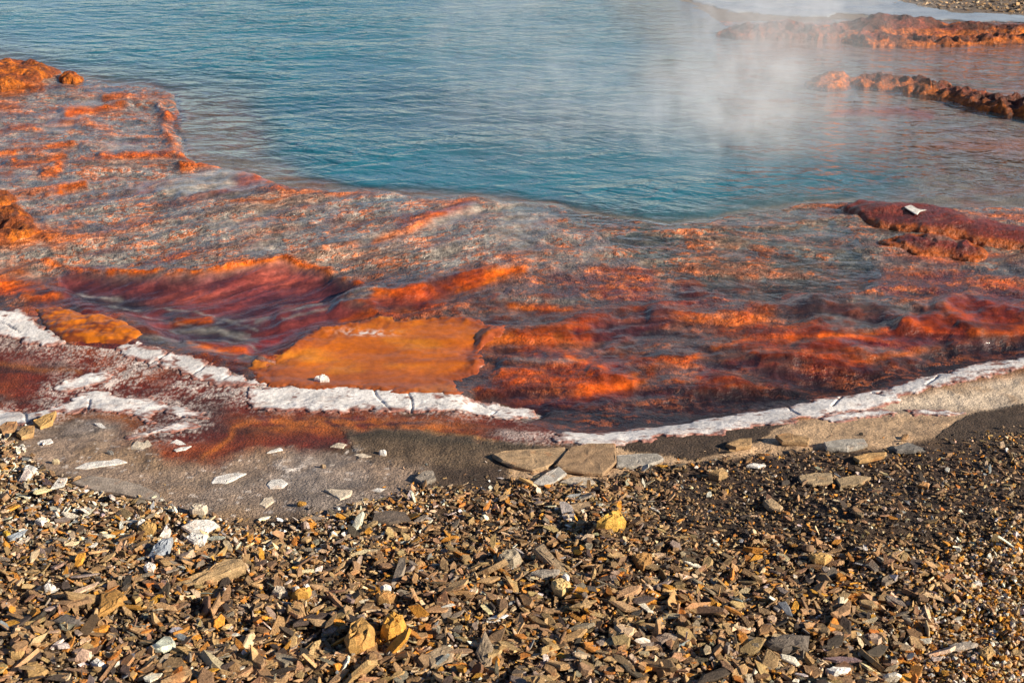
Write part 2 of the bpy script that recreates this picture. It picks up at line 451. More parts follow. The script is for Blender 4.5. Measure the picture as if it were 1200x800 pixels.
mar = mixc(mar, (0.30, 0.085, 0.015), 0.8 * np.exp(-(pline(wu, wv, [(0, 428), (50, 437), (90, 438)]) / 3) ** 2))
mar = mixc(mar, (0.40, 0.20, 0.06), 0.8 * np.exp(-(pline(wu, wv, [(500, 506), (545, 514), (600, 523), (650, 524)]) / 2.2) ** 2))
dust = sstep(300, 60, U) * np.exp(-((wv - (402 + 0.13 * U)) / 16) ** 2) + sstep(560, 600, U) * sstep(500, 512, V) * sstep(700, 660, U)
mar = mixc(mar, (0.60, 0.47, 0.42), np.clip(dust, 0, 1) * sstep(-0.25, 0.45, spk * 0.8 + n2 * 0.7 + 0.05) * 0.85)
mar = mixc(mar, (0.36, 0.13, 0.03), sstep(200, 130, U) * sstep(480, 492, V) * 0.75)
base = base * (1 - mm[..., None]) + mar * mm[..., None]
CRDUST = [[(-60, 372), (30, 386), (72, 404), (150, 412), (235, 434), (310, 454)], [(300, 466), (400, 470), (500, 474), (630, 482), (690, 512), (800, 502), (920, 486), (1040, 464), (1200, 424), (1300, 405)],
          [(62, 458), (95, 450), (135, 440), (160, 432)], [(-60, 492), (40, 490), (110, 470), (170, 474), (235, 490)], [(160, 512), (228, 500)], [(110, 462), (150, 440), (170, 425)], [(210, 456), (290, 462), (300, 468)]]
for pts in CRDUST:
    dd = pline(wu, wv, pts)
    base = mixc(base, (0.66, 0.56, 0.51), np.exp(-(dd / 15) ** 2) * sstep(-0.1, 0.4, spk * 0.7 + n3 * .6 + .4 * n2 + .25 * np.exp(-(dd / 6) ** 2)) * 0.9)
g1 = sstep(-4, 5, sdf(mu, mv, GRIT1) + 4 * n3 + 3 * n2)
base = mixc(base, (0.20, 0.135, 0.085), g1)
base = mixc(base, (0.095, 0.062, 0.043), g1 * sstep(540, 552, wv + 3 * n2))
base = mixc(base, (0.10, 0.075, 0.05), g1 * np.exp(-((wv - 512 - 0.06 * (U - 450)) / 7) ** 2))
dmud = np.minimum(sdf(mu, mv, MUD), -dm + 6)
mmud = sstep(-10, 8, dmud + 5 * n2 + 3 * n3)
mudc = np.zeros(base.shape) + np.array((0.31, 0.220, 0.160))
mudc = mixc(mudc, (0.28, 0.185, 0.115), sstep(0.0, 0.5, n1 * 0.8 + 0.6 * n2 + 0.5 * sstep(585, 605, V)))
mudc = mixc(mudc, (0.25, 0.215, 0.195), sstep(0.1, 0.5, -n1) * 0.7)
mudc = mixc(mudc, (0.09, 0.07, 0.055), 0.7 * np.exp(-(pline(wu, wv, [(40, 515), (100, 512), (125, 505)]) / 2) ** 2))
base = base * (1 - mmud[..., None]) + mudc * mmud[..., None]
crk = sstep(0.955, 0.99, ridged(Xg + .06 * n2, Yg * .8 + .06 * n3, 2.6, 2, 55)) * sstep(-.1, .3, fbm(Xg, Yg, 1.3, 2, 56))
base = mixc(base, (0.06, 0.042, 0.033), crk * np.maximum(mmud, mm * .6) * .75)
base = mixc(base, (0.36, 0.26, 0.18), mmud * sstep(.25, .6, fbm(Xg * .6, Yg * 2.2, 3, 4, 57)) * .5)
base = mixc(base, (0.14, 0.10, 0.075), mmud * sstep(.3, .6, fbm(Xg * .6, Yg * 2.0, 3.5, 4, 58)) * .6)
base = mixc(base, (0.60, 0.52, 0.46), mmud * sstep(0.46, 0.54, fbm(Xg, Yg * 1.8, 20, 3, 59)) * .8)
base = mixc(base, (0.17, 0.055, 0.025), mmud * sstep(545, 525, wv) * sstep(-.2, .4, fbm(Xg * 1.5, Yg * .7, 4, 4, 54)) * sstep(110, 170, U) * .7)
# fine white mineral dust on the mud
pd = np.maximum(np.exp(-(((wu - 340) / 22) ** 2 + ((wv - 552) / 9) ** 2)), np.exp(-(((wu - 405) / 16) ** 2 + ((wv - 530) / 7) ** 2)))
base = mixc(base, (0.66, 0.58, 0.52), pd * sstep(0.0, 0.35, spk * 0.5 + n3) * 0.95)
tn = sstep(-4, 4, sdf(mu, mv, TAN) + 2.5 * n2 + 1.5 * n3)
tanc = np.zeros(base.shape) + np.array((0.50, 0.335, 0.20))
tanc = mixc(tanc, (0.55, 0.44, 0.33), sstep(492, 478, wv + 0.14 * (U - 1000) * 0))
tanc = mixc(tanc, (0.40, 0.265, 0.16), sstep(0.0, 0.6, n2))
tanc = mixc(tanc, (0.29, 0.105, 0.022), 0.9 * np.exp(-(pline(wu, wv, [(930, 494), (1000, 484), (1060, 462), (1130, 446), (1200, 434), (1400, 410)]) / np.where(U > 1020, 7.0, 3.0)) ** 2) * sstep(-0.5, 0.3, n2 + 0.1))
tanc = mixc(tanc, (0.62, 0.50, 0.40), 0.7 * np.exp(-(pline(wu, wv, [(660, 522), (760, 517), (850, 503), (930, 497)]) / 5) ** 2))
base = base * (1 - tn[..., None]) + tanc * tn[..., None]
g2 = np.maximum(sstep(-3, 3, sdf(mu, mv, GRIT2) + 4 * n3), sstep(-3, 3, sdf(mu, mv, GRIT3) + 3 * n3))
base = mixc(base, (0.105, 0.07, 0.048), g2)
# pool floor: rust near the edge, brown grey silt on the right hand shelf
pf = sstep(-3, 3, d_pool)
floor_c = np.zeros(base.shape) + np.array((0.38, 0.27, 0.22))
floor_c = mixc(floor_c, (0.42, 0.10, 0.03), sstep(-0.2, 0.5, n2 + 0.4 * n1) * np.where(U > 900, 0.55, 0.45))
floor_c = mixc(floor_c, (0.34, 0.30, 0.27), sstep(680, 760, U) * sstep(1200, 900, U) * 0.8)
floor_c = mixc(floor_c, (0.42, 0.10, 0.03), sstep(860, 920, U) * sstep(75, 55, V) * 0.6)
floor_c = mixc(floor_c, (0.48, 0.11, 0.07), np.exp(-(pline(wu, wv, [(980, 128), (1060, 126), (1090, 132)]) / 5) ** 2))
floor_c = mixc(floor_c, (0.55, 0.15, 0.03), sstep(1070, 1150, U) * np.exp(-((wv - 166) / 9) ** 2))
base = base * (1 - pf[..., None]) + floor_c * pf[..., None]
grit = 0.12 + 0.5 * bank + 0.75 * g1 + 0.75 * g2
grit = np.clip(np.where(tn > 0.5, np.where(g2 > 0.5, grit, 0.12), grit) + 0.15 * mm, 0, 1)
wet = np.clip(mm * 0.35 + mmud * 0.25, 0, 1)
ground = grid_mesh('ground', Xg, Yg, Zg, np.ones(U.shape, bool), M_ground, {'base': base, 'grit': grit, 'wet': wet})
tag(ground, 'maroon stained mud, grey mud flat and dark dirt around the spring', 'ground', kind='structure')

# ------------------------------------------------------------------ run-off stream bed under its skin of water
rb = np.zeros(U.shape + (3,)) + np.array((0.17, 0.105, 0.085))
rb = mixc(rb, (0.20, 0.036, 0.022), sstep(0.0, 0.4, n1 + 0.6 * n2))
rb = mixc(rb, (0.30, 0.075, 0.02), sstep(0.1, 0.45, n2 + 0.5 * n3) * 0.8)
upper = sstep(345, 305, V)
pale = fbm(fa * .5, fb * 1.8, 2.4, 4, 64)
rb = mixc(rb, (0.30, 0.272, 0.232), upper * sstep(-0.6, 0.1, pale) * sstep(760, 600, U) * 0.93)  # grey bed tone, here and below, also paints in the reflected sky
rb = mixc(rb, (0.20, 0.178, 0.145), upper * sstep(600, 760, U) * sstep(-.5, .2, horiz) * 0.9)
# red and rust in the lower right
lowr = sstep(360, 395, V) * sstep(560, 640, U)
rb = mixc(rb, (0.30, 0.055, 0.020), lowr * sstep(-0.2, 0.35, n1 + n2 * .5 + 0.1) * .9)
rb = mixc(rb, (0.17, 0.028, 0.022), lowr * sstep(0.0, 0.35, fbm(Xg * .6, Yg * 1.6, 3, 4, 60)))
rb = mixc(rb, (0.06, 0.022, 0.024), lowr * sstep(0.15, 0.45, fbm(Xg * .5, Yg * 1.8, 3.3, 4, 61)) * 0.8)
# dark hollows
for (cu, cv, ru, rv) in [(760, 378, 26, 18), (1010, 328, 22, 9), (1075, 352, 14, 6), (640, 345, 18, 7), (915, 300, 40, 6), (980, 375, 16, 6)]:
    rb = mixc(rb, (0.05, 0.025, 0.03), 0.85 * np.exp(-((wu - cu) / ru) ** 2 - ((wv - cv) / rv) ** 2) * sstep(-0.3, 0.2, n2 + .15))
hm = sstep(-6, 8, d_hol)
hc = np.zeros(rb.shape) + np.array((0.24, 0.062, 0.055))
hc = mixc(hc, (0.10, 0.030, 0.032), sstep(-0.05, 0.3, fbm(fa * .5, fb * 1.6, 2.2, 4, 62)))
hc = mixc(hc, (0.045, 0.03, 0.032), np.exp(-(pline(wu, wv, [(90, 345), (160, 350), (230, 378), (310, 388), (330, 408)]) / 12) ** 2) * sstep(-0.5, 0.2, n2 + 0.2))
hc = mixc(hc, (0.40, 0.11, 0.075), np.maximum(np.exp(-(((wu - 225) / 40) ** 2 + ((wv - 342) / 9) ** 2)), 0.9 * np.exp(-(((wu - 330) / 50) ** 2 + ((wv - 325) / 9) ** 2))) * 0.8)
hc = mixc(hc, (0.38, 0.05, 0.03), 0.8 * np.exp(-(((wu - 320) / 34) ** 2 + ((wv - 395) / 10) ** 2)))
rb = rb * (1 - hm[..., None]) + hc * hm[..., None]
OR = [([(-20, 112), (20, 110), (50, 106)], 6, .8), ([(-20, 130), (20, 128)], 6, .7), ([(-20, 200), (10, 205)], 6, .7), ([(-20, 268), (40, 272), (70, 290)], 9, .75), ([(-20, 312), (20, 318)], 8, .6), 
        # (polyline, half width, strength) vivid orange growth, sunlit near sides of ridges painted in
    ([(30, 309), (100, 322), (200, 325), (270, 318), (340, 311), (385, 321), (430, 338)], 3.0, 0.95),
    ([(0, 338), (50, 345), (70, 352)], 9, 0.8), ([(200, 373), (240, 371)], 4, 0.7), ([(220, 404), (260, 406), (290, 408)], 4.5, 0.9),
    ([(440, 352), (500, 345), (560, 335), (612, 322)], 6, 0.95), ([(400, 378), (470, 368), (520, 358)], 4, 0.85), ([(540, 330), (575, 322)], 4, 0.8),
    ([(600, 362), (660, 366), (690, 362)], 4, 0.7), ([(440, 288), (480, 273), (520, 256)], 3.5, 0.6),
    ([(560, 402), (620, 404), (690, 396)], 8, 0.6), ([(585, 440), (650, 450), (690, 444)], 9, 0.8),
    ([(680, 460), (730, 455), (760, 440)], 8, 0.95), ([(660, 420), (710, 440)], 5, 0.8), ([(730, 420), (800, 430), (860, 405), (930, 398)], 4, 0.8),
    ([(800, 376), (850, 382), (900, 372)], 8, 0.55), ([(960, 400), (1010, 398), (1040, 392)], 4, 0.8), ([(1000, 428), (1060, 415), (1100, 408)], 3, 0.5),
    ([(1050, 385), (1090, 390)], 3.5, 0.6), ([(1110, 368), (1130, 372)], 4, 0.7), ([(1140, 395), (1200, 392)], 3, 0.7),
    ([(0, 184), (45, 182), (88, 172)], 3.5, 0.9), ([(78, 138), (110, 134), (145, 127)], 4.5, 0.95), ([(105, 150), (130, 158)], 5, 0.6),
    ([(122, 120), (165, 114), (200, 116)], 3, 0.75), ([(127, 188), (170, 186), (215, 183), (240, 198)], 4, 0.95),
    ([(188, 130), (197, 142), (190, 160), (202, 175)], 5, 0.75), ([(8, 180), (20, 196), (60, 192), (78, 186)], 3.5, 0.85),
    ([(52, 208), (66, 206), (78, 196)], 4, 0.9), ([(52, 232), (100, 220)], 3.5, 0.9), ([(215, 202), (262, 199)], 4, 0.9),
    ([(0, 158), (25, 152), (50, 156)], 5, 0.6), ([(60, 148), (100, 146)], 4, 0.6), ([(0, 262), (30, 258), (80, 284)], 7, 0.6),
    ([(-30, 290), (20, 292), (60, 282), (120, 280)], 5, 0.6), ([(300, 212), (318, 206), (316, 218)], 4, 0.8), ([(330, 226), (400, 230), (440, 228)], 3, 0.55),
    ([(490, 236), (530, 240), (560, 236)], 4, 0.5), ([(270, 242), (320, 240), (345, 234)], 2.5, 0.7), ([(950, 322), (1000, 330), (1080, 318), (1150, 336)], 5, 0.35),
    ([(1040, 316), (1080, 322)], 5, 0.6), ([(1150, 332), (1200, 340)], 5, 0.7), ([(1040, 250), (1200, 256)], 3, 0.4), ([(740, 330), (800, 332)], 3, 0.4),
    ([(690, 345), (720, 340)], 3, 0.7), ([(0, 230), (14, 240)], 6, 0.8), ([(310, 418), (290, 414)], 4, 0.8), ([(150, 390), (110, 372)], 3, 0.4)]
GREY_SHEEN = [([(210, 228), (260, 214), (318, 208)], 11, .95), ([(120, 150), (180, 145), (190, 160)], 9, .7), ([(110, 205), (180, 206), (220, 212)], 8, .8), ([(20, 222), (60, 214), (90, 205)], 6, .7),
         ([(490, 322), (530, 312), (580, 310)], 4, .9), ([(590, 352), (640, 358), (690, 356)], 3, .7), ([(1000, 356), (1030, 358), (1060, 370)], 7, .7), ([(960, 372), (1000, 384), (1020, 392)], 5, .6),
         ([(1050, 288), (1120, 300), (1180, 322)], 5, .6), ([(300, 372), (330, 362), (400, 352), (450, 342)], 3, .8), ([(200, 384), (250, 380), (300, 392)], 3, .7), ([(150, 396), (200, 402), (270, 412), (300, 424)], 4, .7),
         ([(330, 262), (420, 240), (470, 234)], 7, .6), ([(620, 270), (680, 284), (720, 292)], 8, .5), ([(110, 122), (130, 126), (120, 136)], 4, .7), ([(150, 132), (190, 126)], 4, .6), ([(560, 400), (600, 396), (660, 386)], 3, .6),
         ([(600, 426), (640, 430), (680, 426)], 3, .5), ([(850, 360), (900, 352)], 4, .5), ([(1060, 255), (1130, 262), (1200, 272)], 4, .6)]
for pts, w, g_ in GREY_SHEEN:  # grey silt colour doubling as the sky sheen of the water film
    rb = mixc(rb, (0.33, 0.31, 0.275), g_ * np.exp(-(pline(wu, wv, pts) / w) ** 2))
crest = sstep(0.12, 0.5, fold + 0.25 * n3) * (1 - hm)
trough = sstep(0.0, -0.4, fold)
rb = mixc(rb, (0.34, 0.062, 0.014), crest * sstep(300, 360, V) * 0.8)
rb = mixc(rb, (0.40, 0.105, 0.02), crest * sstep(340, 300, V) * 0.25)
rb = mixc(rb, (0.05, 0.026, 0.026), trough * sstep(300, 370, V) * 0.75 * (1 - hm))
GLINT_LINES = [[(130, 352), (190, 356), (240, 364), (300, 380)], [(250, 372), (320, 366), (390, 352), (450, 340)], [(170, 366), (230, 380), (290, 384)], [(330, 372), (400, 360), (470, 345)],
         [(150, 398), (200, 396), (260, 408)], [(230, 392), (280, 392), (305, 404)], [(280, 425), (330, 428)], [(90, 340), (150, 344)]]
for pts in GLINT_LINES:  # silver glints of small waves, drawn as thin grey colour
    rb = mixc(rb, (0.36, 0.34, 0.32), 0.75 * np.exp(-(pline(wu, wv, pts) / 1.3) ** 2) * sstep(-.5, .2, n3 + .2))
orange_m = np.zeros(U.shape)
for pts, w, s in OR:
    d = pline(wu, wv, pts)
    orange_m = np.maximum(orange_m, s * np.exp(-(d / w) ** 2) * sstep(-0.6, 0.35, n3 * .7 + 0.6 * n2 + fold + 0.3))
rb = mixc(rb, (0.64, 0.135, 0.003), orange_m)
RED = [([(1000, 245), (960, 246)], 5, .7), ([(280, 216), (312, 212)], 7, .7), ([(470, 268), (520, 252), (545, 240)], 7, .8),
       ([(440, 362), (500, 346), (560, 330)], 7, .7), ([(1040, 300), (1120, 310)], 6, .5), ([(1120, 358), (1180, 368)], 8, .7), ([(1080, 385), (1130, 392)], 8, .6)]
for pts, w, s in RED:
    rb = mixc(rb, (0.30, 0.055, 0.03), s * np.exp(-(pline(wu, wv, pts) / w) ** 2))
chm = np.exp(-(d_ch / 16) ** 2) * sstep(560, 640, U)
rb = mixc(rb, (0.022, 0.009, 0.010), chm * 0.97 * sstep(-0.8, -0.1, n3 + n2 + 0.3))
rb = mixc(rb, (0.024, 0.010, 0.011), sstep(-2, 10, wv - np.interp(U, [560, 640, 750, 850, 950, 1050, 1200], [470, 470, 468, 458, 444, 430, 408])) * sstep(600, 660, U) * 0.85 * sstep(-0.75, 0.0, fbm(Xg * .6, Yg * 2, 5, 3, 63) + 0.25))
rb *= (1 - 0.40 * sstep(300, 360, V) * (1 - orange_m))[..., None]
lum = rb.mean(-1, keepdims=True)
rb = np.clip(lum + (rb - lum) * 1.22, 0.003, 1) * 0.9
speck = sstep(0.35, 0.0, hm) * (0.45 + 0.55 * sstep(390, 330, V))
SMOOTH = [[(195, 232), (205, 212), (250, 204), (320, 202), (330, 218), (290, 235), (240, 240)], [(400, 372), (440, 345), (520, 326), (600, 318), (615, 326), (560, 348), (480, 366)],
          [(480, 276), (520, 244), (560, 234), (570, 250), (530, 270)], [(1090, 355), (1200, 350), (1200, 400), (1050, 392)], [(950, 375), (1010, 356), (1060, 372), (1000, 392)]]
for sm in SMOOTH:
    speck *= 1 - 0.85 * sstep(-6, 6, sdf(wu, wv, sm))
speck *= 0.25 + 0.75 * sstep(-0.35, 0.15, fbm(Xg, Yg, 1.7, 3, 69) + 0.25 * upper) 
speck *= 1 - 0.6 * trough * sstep(300, 360, V)
film = (1 - 0.75 * crest) * (1 - 0.92 * orange_m) * (1 - 0.8 * sstep(-5, 5, d_sh))
film *= 1 - 0.6 * chm
film *= np.where(V > 340, 1 - 0.30 * sstep(330, 370, V) * (1 - chm), 1)
keep = (d_run > -9) & (d_pool < 9) & (V > 15) & (V < 520) & (U > -330) & (U < 1560)
off = 0.006 * sstep(-4, 3, d_run) + 0.006 * sstep(5, -1, d_pool) - 0.010
off = np.where((d_run > 3) & (d_pool < -1), 0.006, off) + 0.0
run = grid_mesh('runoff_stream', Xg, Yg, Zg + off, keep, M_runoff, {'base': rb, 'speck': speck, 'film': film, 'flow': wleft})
tag(run, 'thin sheet of spring water running over rust red and orange algae', 'stream', kind='structure')

# ------------------------------------------------------------------ pool water
kw = ((d_pool > -14) | (d_sh > -6)) & (V < 360) & (V > -64) & (U > -405) & (U < 1590) & (Yg > 6.5)
front = sstep(185, 205, V) * sstep(1500, 1100, U)
tw = 32 - 22 * front + 16 * front * sstep(660, 760, U)
tw = tw * (1 + 0.8 * sstep(850, 1000, U) * sstep(1600, 1300, U))
turb = 0.95 * sstep(-1.0, 1.3, (d_deep + 5 * n1 * (1 - front)) / tw)
turb = np.clip(turb + 0.10 * sstep(-2, 12, d_pool), 0, 0.97)
turb = np.where(d_pool < 4, 0.06, turb)
calm = np.where(d_pool > 0, 0.4 + 0.6 * sstep(0, 14, d_pool), 0.45)
water = grid_mesh('spring_water', Xg, Yg, np.minimum(macro(Yg), 0) + 0.001, kw, M_water, {'turb': turb, 'calm': calm})
tag(water, 'rippled blue green water of the hot spring pool', 'water', kind='structure')

# ------------------------------------------------------------------ mounds, crusts, mats: heightfields of their own
def mound(name, poly, H, w, mat, color_fn, res=0.006, lump=0.0, lf=8.0, seed=0, edge=0.012, warp=0.02, p=0.5, label=None, cat=None, group=None, cracks=None, lean=0.0, base_z=None):
    P = Wp(poly)
    m = 0.06 + warp
    x = np.arange(P[:, 0].min() - m, P[:, 0].max() + m, res); y = np.arange(P[:, 1].min() - m, P[:, 1].max() + m, res * 1.3)
    X, Y = np.meshgrid(x, y)
    qx = X + warp * fbm(X, Y, 4, 4, seed + 70); qy = Y + warp * fbm(X, Y, 4, 4, seed + 75)
    d = sdf(qx, qy, P) + edge * fbm(X, Y, 14, 4, seed + 80, 0.6)
    if mat is M_crust: d = d + 0.022 - 0.10 * np.maximum(0, fbm(X, Y * 1.3, 6, 5, seed + 99, .6))
    t = np.clip(d / w, 0, 1)
    if mat is M_crust: H = H * 0.45
    prof = H * (1 - (1 - t) ** 2) ** p
    if mat is M_ledge: prof = prof * np.clip(0.85 + 0.75 * fbm(X, Y, 1.6, 3, seed + 97), 0.3, 1.35)
    lum = lump * (ridged(X, Y, lf, 3, seed + 90) - 0.45) * sstep(0, 0.5, t)
    gz = ground_z(X, Y) if base_z is None else np.maximum(ground_z(X, Y), base_z)
    Z = gz + prof + lum + np.where(d < 0, np.maximum(d * 1.5, -0.03), 0) + 0.004
    if cracks is not None:
        for c in cracks:
            cd = pline(qx, qy, Wp(c))
            Z = Z - (H + 0.004) * np.exp(-(cd / 0.006) ** 4)
    col = color_fn(X, Y, d, chart(X, Y))
    loc = (float(P[:, 0].mean()), float(P[:, 1].mean()), float(ground_z(P[:, 0].mean(), P[:, 1].mean())))
    if lean: X = X + lean * prof * fbm(X, Y, 9, 2, seed + 95); Y = Y - abs(lean) * 0.5 * prof
    keep = d > -0.035
    o = grid_mesh(name, X, Y, Z, keep, mat, {'base': col}, loc)
    return tag(o, label, cat, group)

def crust_col(grey=0.0, pink=0.0):
    def f(X, Y, d, uv):
        c = np.zeros(X.shape + (3,)) + np.array((0.80, 0.765, 0.74))
        c = mixc(c, (0.50, 0.485, 0.49), np.clip(grey + 0.7 * fbm(X, Y * 2, 5, 5, 101, .6), 0, 0.95))
        c = mixc(c, (0.62, 0.52, 0.46), sstep(0.02, 0.0, d) * 0.5)
        c = mixc(c, (0.20, 0.07, 0.05), sstep(0.30 - pink, 0.50 - pink, fbm(X, Y * 1.6, 8, 5, 102, .65)) * 0.9)
        c = mixc(c, (0.26, 0.09, 0.06), sstep(0.035, -0.02, d + .045 * fbm(X, Y, 30, 3, 103, .7)) * 0.8)
        c = mixc(c, (0.24, 0.065, 0.04), sstep(0.042, 0.0, d + .06 * fbm(X, Y * 1.4, 11, 5, 106, .65)) * 0.8)
        c = mixc(c, (0.46, 0.30, 0.24), sstep(0.15, .55, fbm(X, Y * 2.5, 4, 5, 107, .65)) * 0.4)
        c = mixc(c, (0.10, 0.09, 0.10), sstep(0.93, 0.985, ridged(X + 0.05 * fbm(X, Y, 6, 2, 105), Y * 1.3, 3.4, 2, 104)) * 0.8)
        return c
    return f

CR = 'white mineral crusts along the shore'
mound('mineral_crust', [(-200, 350), (0, 366), (24, 368), (45, 378), (62, 394), (72, 405), (50, 408), (20, 400), (0, 394), (-200, 385)], 0.0136, 0.06, M_crust, crust_col(0.25), lump=0.003, edge=.05, seed=1,
      label='domed grey white crust on the left beside the golden algae patch', cat='mineral crust', group=CR, cracks=[[(-20, 376), (8, 383), (22, 393)]])
mound('mineral_crust', [(144, 409), (160, 405), (200, 416), (235, 426), (262, 436), (290, 447), (310, 452), (280, 452), (235, 446), (225, 440), (175, 428), (150, 418)], 0.0062, 0.06, M_crust, crust_col(0.35), lump=0.003, seed=2, edge=.045,
      label='narrow cracked grey white crust plates between maroon mud and the dark stream', cat='mineral crust', group=CR, cracks=[[(176, 428), (190, 420), (200, 414)], [(225, 442), (236, 436), (245, 428)], [(262, 447), (275, 440)]])
mound('mineral_crust', [(291, 476), (300, 458), (330, 455), (400, 456), (470, 460), (530, 464), (590, 470), (630, 476), (636, 482), (600, 487), (540, 484), (480, 482), (420, 483), (360, 485), (320, 482)], 0.0068, 0.06, M_crust, crust_col(0.05), lump=0.002, seed=3, edge=.045,
      label='long bright white crust lying below the flat orange algae mat', cat='mineral crust', group=CR, cracks=[[(437, 458), (445, 470), (458, 484)], [(478, 460), (482, 472), (482, 486)], [(560, 466), (580, 476), (575, 486)]])
mound('mineral_crust', [(656, 519), (664, 508), (700, 508), (740, 500), (800, 493), (850, 486), (900, 478), (950, 468), (1000, 460), (1040, 455), (1060, 448), (1100, 434), (1150, 424), (1250, 405), (1250, 416), (1150, 441), (1090, 457), (1050, 472), (1000, 485), (960, 491), (900, 500), (840, 508), (780, 515), (720, 522), (690, 527)], 0.0081, 0.06, M_crust, crust_col(-0.12, 0.0), lump=0.003, seed=4, edge=.045,
      label='longest white crust ribbon rising to the right along the dark channel', cat='mineral crust', group=CR, cracks=[[(922, 472), (926, 482), (938, 490)], [(1020, 458), (1036, 466)], [(985, 463), (975, 478)], [(1100, 436), (1085, 452)]])
mound('mineral_crust', [(960, 492), (990, 487), (1020, 482), (1060, 484), (1100, 484), (1120, 487), (1080, 489), (1040, 488), (1000, 493), (980, 497)], 0.005, 0.06, M_crust, crust_col(0.05), res=0.006, seed=5, edge=.045,
      label='small white crust strip along the edge of the flat tan sand', cat='mineral crust', group=CR)
mound('mineral_crust', [(62, 456), (85, 446), (110, 440), (132, 439), (118, 452), (94, 458), (70, 460)], 0.0037, 0.06, M_crust, crust_col(0.0), res=0.006, seed=6, warp=0.03, edge=.045,
      label='slanting white crust patch in the middle of the maroon mud', cat='mineral crust', group=CR)
mound('mineral_crust', [(60, 480), (92, 466), (108, 460), (125, 460), (128, 467), (170, 470), (200, 478), (232, 486), (236, 493), (190, 484), (170, 488), (178, 498), (165, 492), (150, 484), (110, 486), (104, 478), (80, 484)], 0.0056, 0.06, M_crust, crust_col(0.1, .03), res=0.006, seed=7, warp=0.02, edge=.045,
      label='branching white crust above the grey mud flat', cat='mineral crust', group=CR, cracks=[[(105, 472), (106, 492)]])
mound('mineral_crust', [(-120, 484), (0, 482), (40, 487), (70, 480), (60, 489), (38, 498), (0, 505), (-120, 512)], 0.0074, 0.06, M_crust, crust_col(0.15), res=0.006, seed=8, warp=0.02, edge=.045,
      label='flat white crust on the left edge above the tan stones', cat='mineral crust', group=CR, cracks=[[(28, 484), (32, 500)]])
mound('mineral_crust', [(152, 516), (180, 506), (205, 503), (222, 498), (229, 501), (210, 507), (180, 511)], 0.0031, 0.06, M_crust, crust_col(0.0), res=0.005, seed=9, warp=0.02, edge=.045,
      label='thin white crust streak on dark red mud above two white flakes', cat='mineral crust', group=CR)

def mat_col(X, Y, d, uv):
    c = np.zeros(X.shape + (3,)) + np.array((0.52, 0.125, 0.004))
    c = mixc(c, (0.38, 0.09, 0.008), 0.7 * sstep(-0.1, 0.7, fbm(X, Y * 1.2, 1.8, 3, 111)))
    c = mixc(c, (0.26, 0.07, 0.02), sstep(380, 300, uv[0]) * 0.75)
    c = mixc(c, (0.20, 0.045, 0.016), sstep(0.13, 0.0, d + 0.10 * fbm(X, Y, 5, 4, 117)) * 0.75)
    c = mixc(c, (0.33, 0.075, 0.012), sstep(0.0, 0.5, fbm(X * .6, Y * 2.4, 3, 5, 118)) * 0.6)
    c = mixc(c, (0.30, 0.075, 0.018), sstep(432, 450, uv[1] + 6 * fbm(X, Y, 5, 3, 112)) * 0.8)
    c = mixc(c, (0.62, 0.22, 0.015), sstep(0.0, 0.6, fbm(X * .7, Y * 1.6, 2.6, 4, 113)) * 0.7)
    c = mixc(c, (0.75, 0.68, 0.62), np.exp(-(((uv[0] - 430) / 26) ** 2 + ((uv[1] - 393) / 3.5) ** 2)) * sstep(0.0, 0.4, fbm(X, Y, 28, 3, 114) + .1))
    c = mixc(c, (0.27, 0.06, 0.02), sstep(0.10, 0.0, d) * sstep(500, 550, uv[0]) * 0.9)
    c = mixc(c, (0.34, 0.07, 0.02), sstep(500, 590, uv[0]) * sstep(-.3, .3, fbm(X, Y, 6, 3, 116)) * 0.8)
    c = mixc(c, (0.10, 0.03, 0.01), sstep(0.95, 0.985, ridged(X, Y * 1.3, 2.2, 2, 115)) * 0.5)
    return c
mound('algae_mat', [(282, 434), (318, 427), (338, 415), (352, 402), (375, 391), (410, 383), (450, 377), (500, 373), (545, 373), (585, 384), (596, 394), (578, 404), (562, 416), (572, 430), (530, 446), (552, 466), (480, 466), (420, 461), (360, 459), (312, 455)], 0.016, 0.14, M_mat, mat_col, lump=0.004, lf=2.5, seed=11, p=0.8, edge=.05, warp=.04,
      label='broad flat orange algae mat above the long white crust', cat='algae mat')
def gold_col(X, Y, d, uv):
    c = np.zeros(X.shape + (3,)) + np.array((0.52, 0.14, 0.006))
    c = mixc(c, (0.22, 0.05, 0.012), sstep(-0.1, 0.35, fbm(X * .7, Y * 2.0, 9, 4, 121) + 0.5 * sstep(385, 400, uv[1]) * sstep(110, 60, uv[0])))
    return c
mound('algae_mat', [(40, 366), (70, 362), (110, 372), (150, 384), (168, 396), (150, 405), (100, 405), (74, 402), (56, 388)], 0.02, 0.08, M_mat, gold_col, lump=0.006, lf=14, seed=12,
      label='small golden algae patch streaked with brown next to the domed white crust', cat='algae mat')

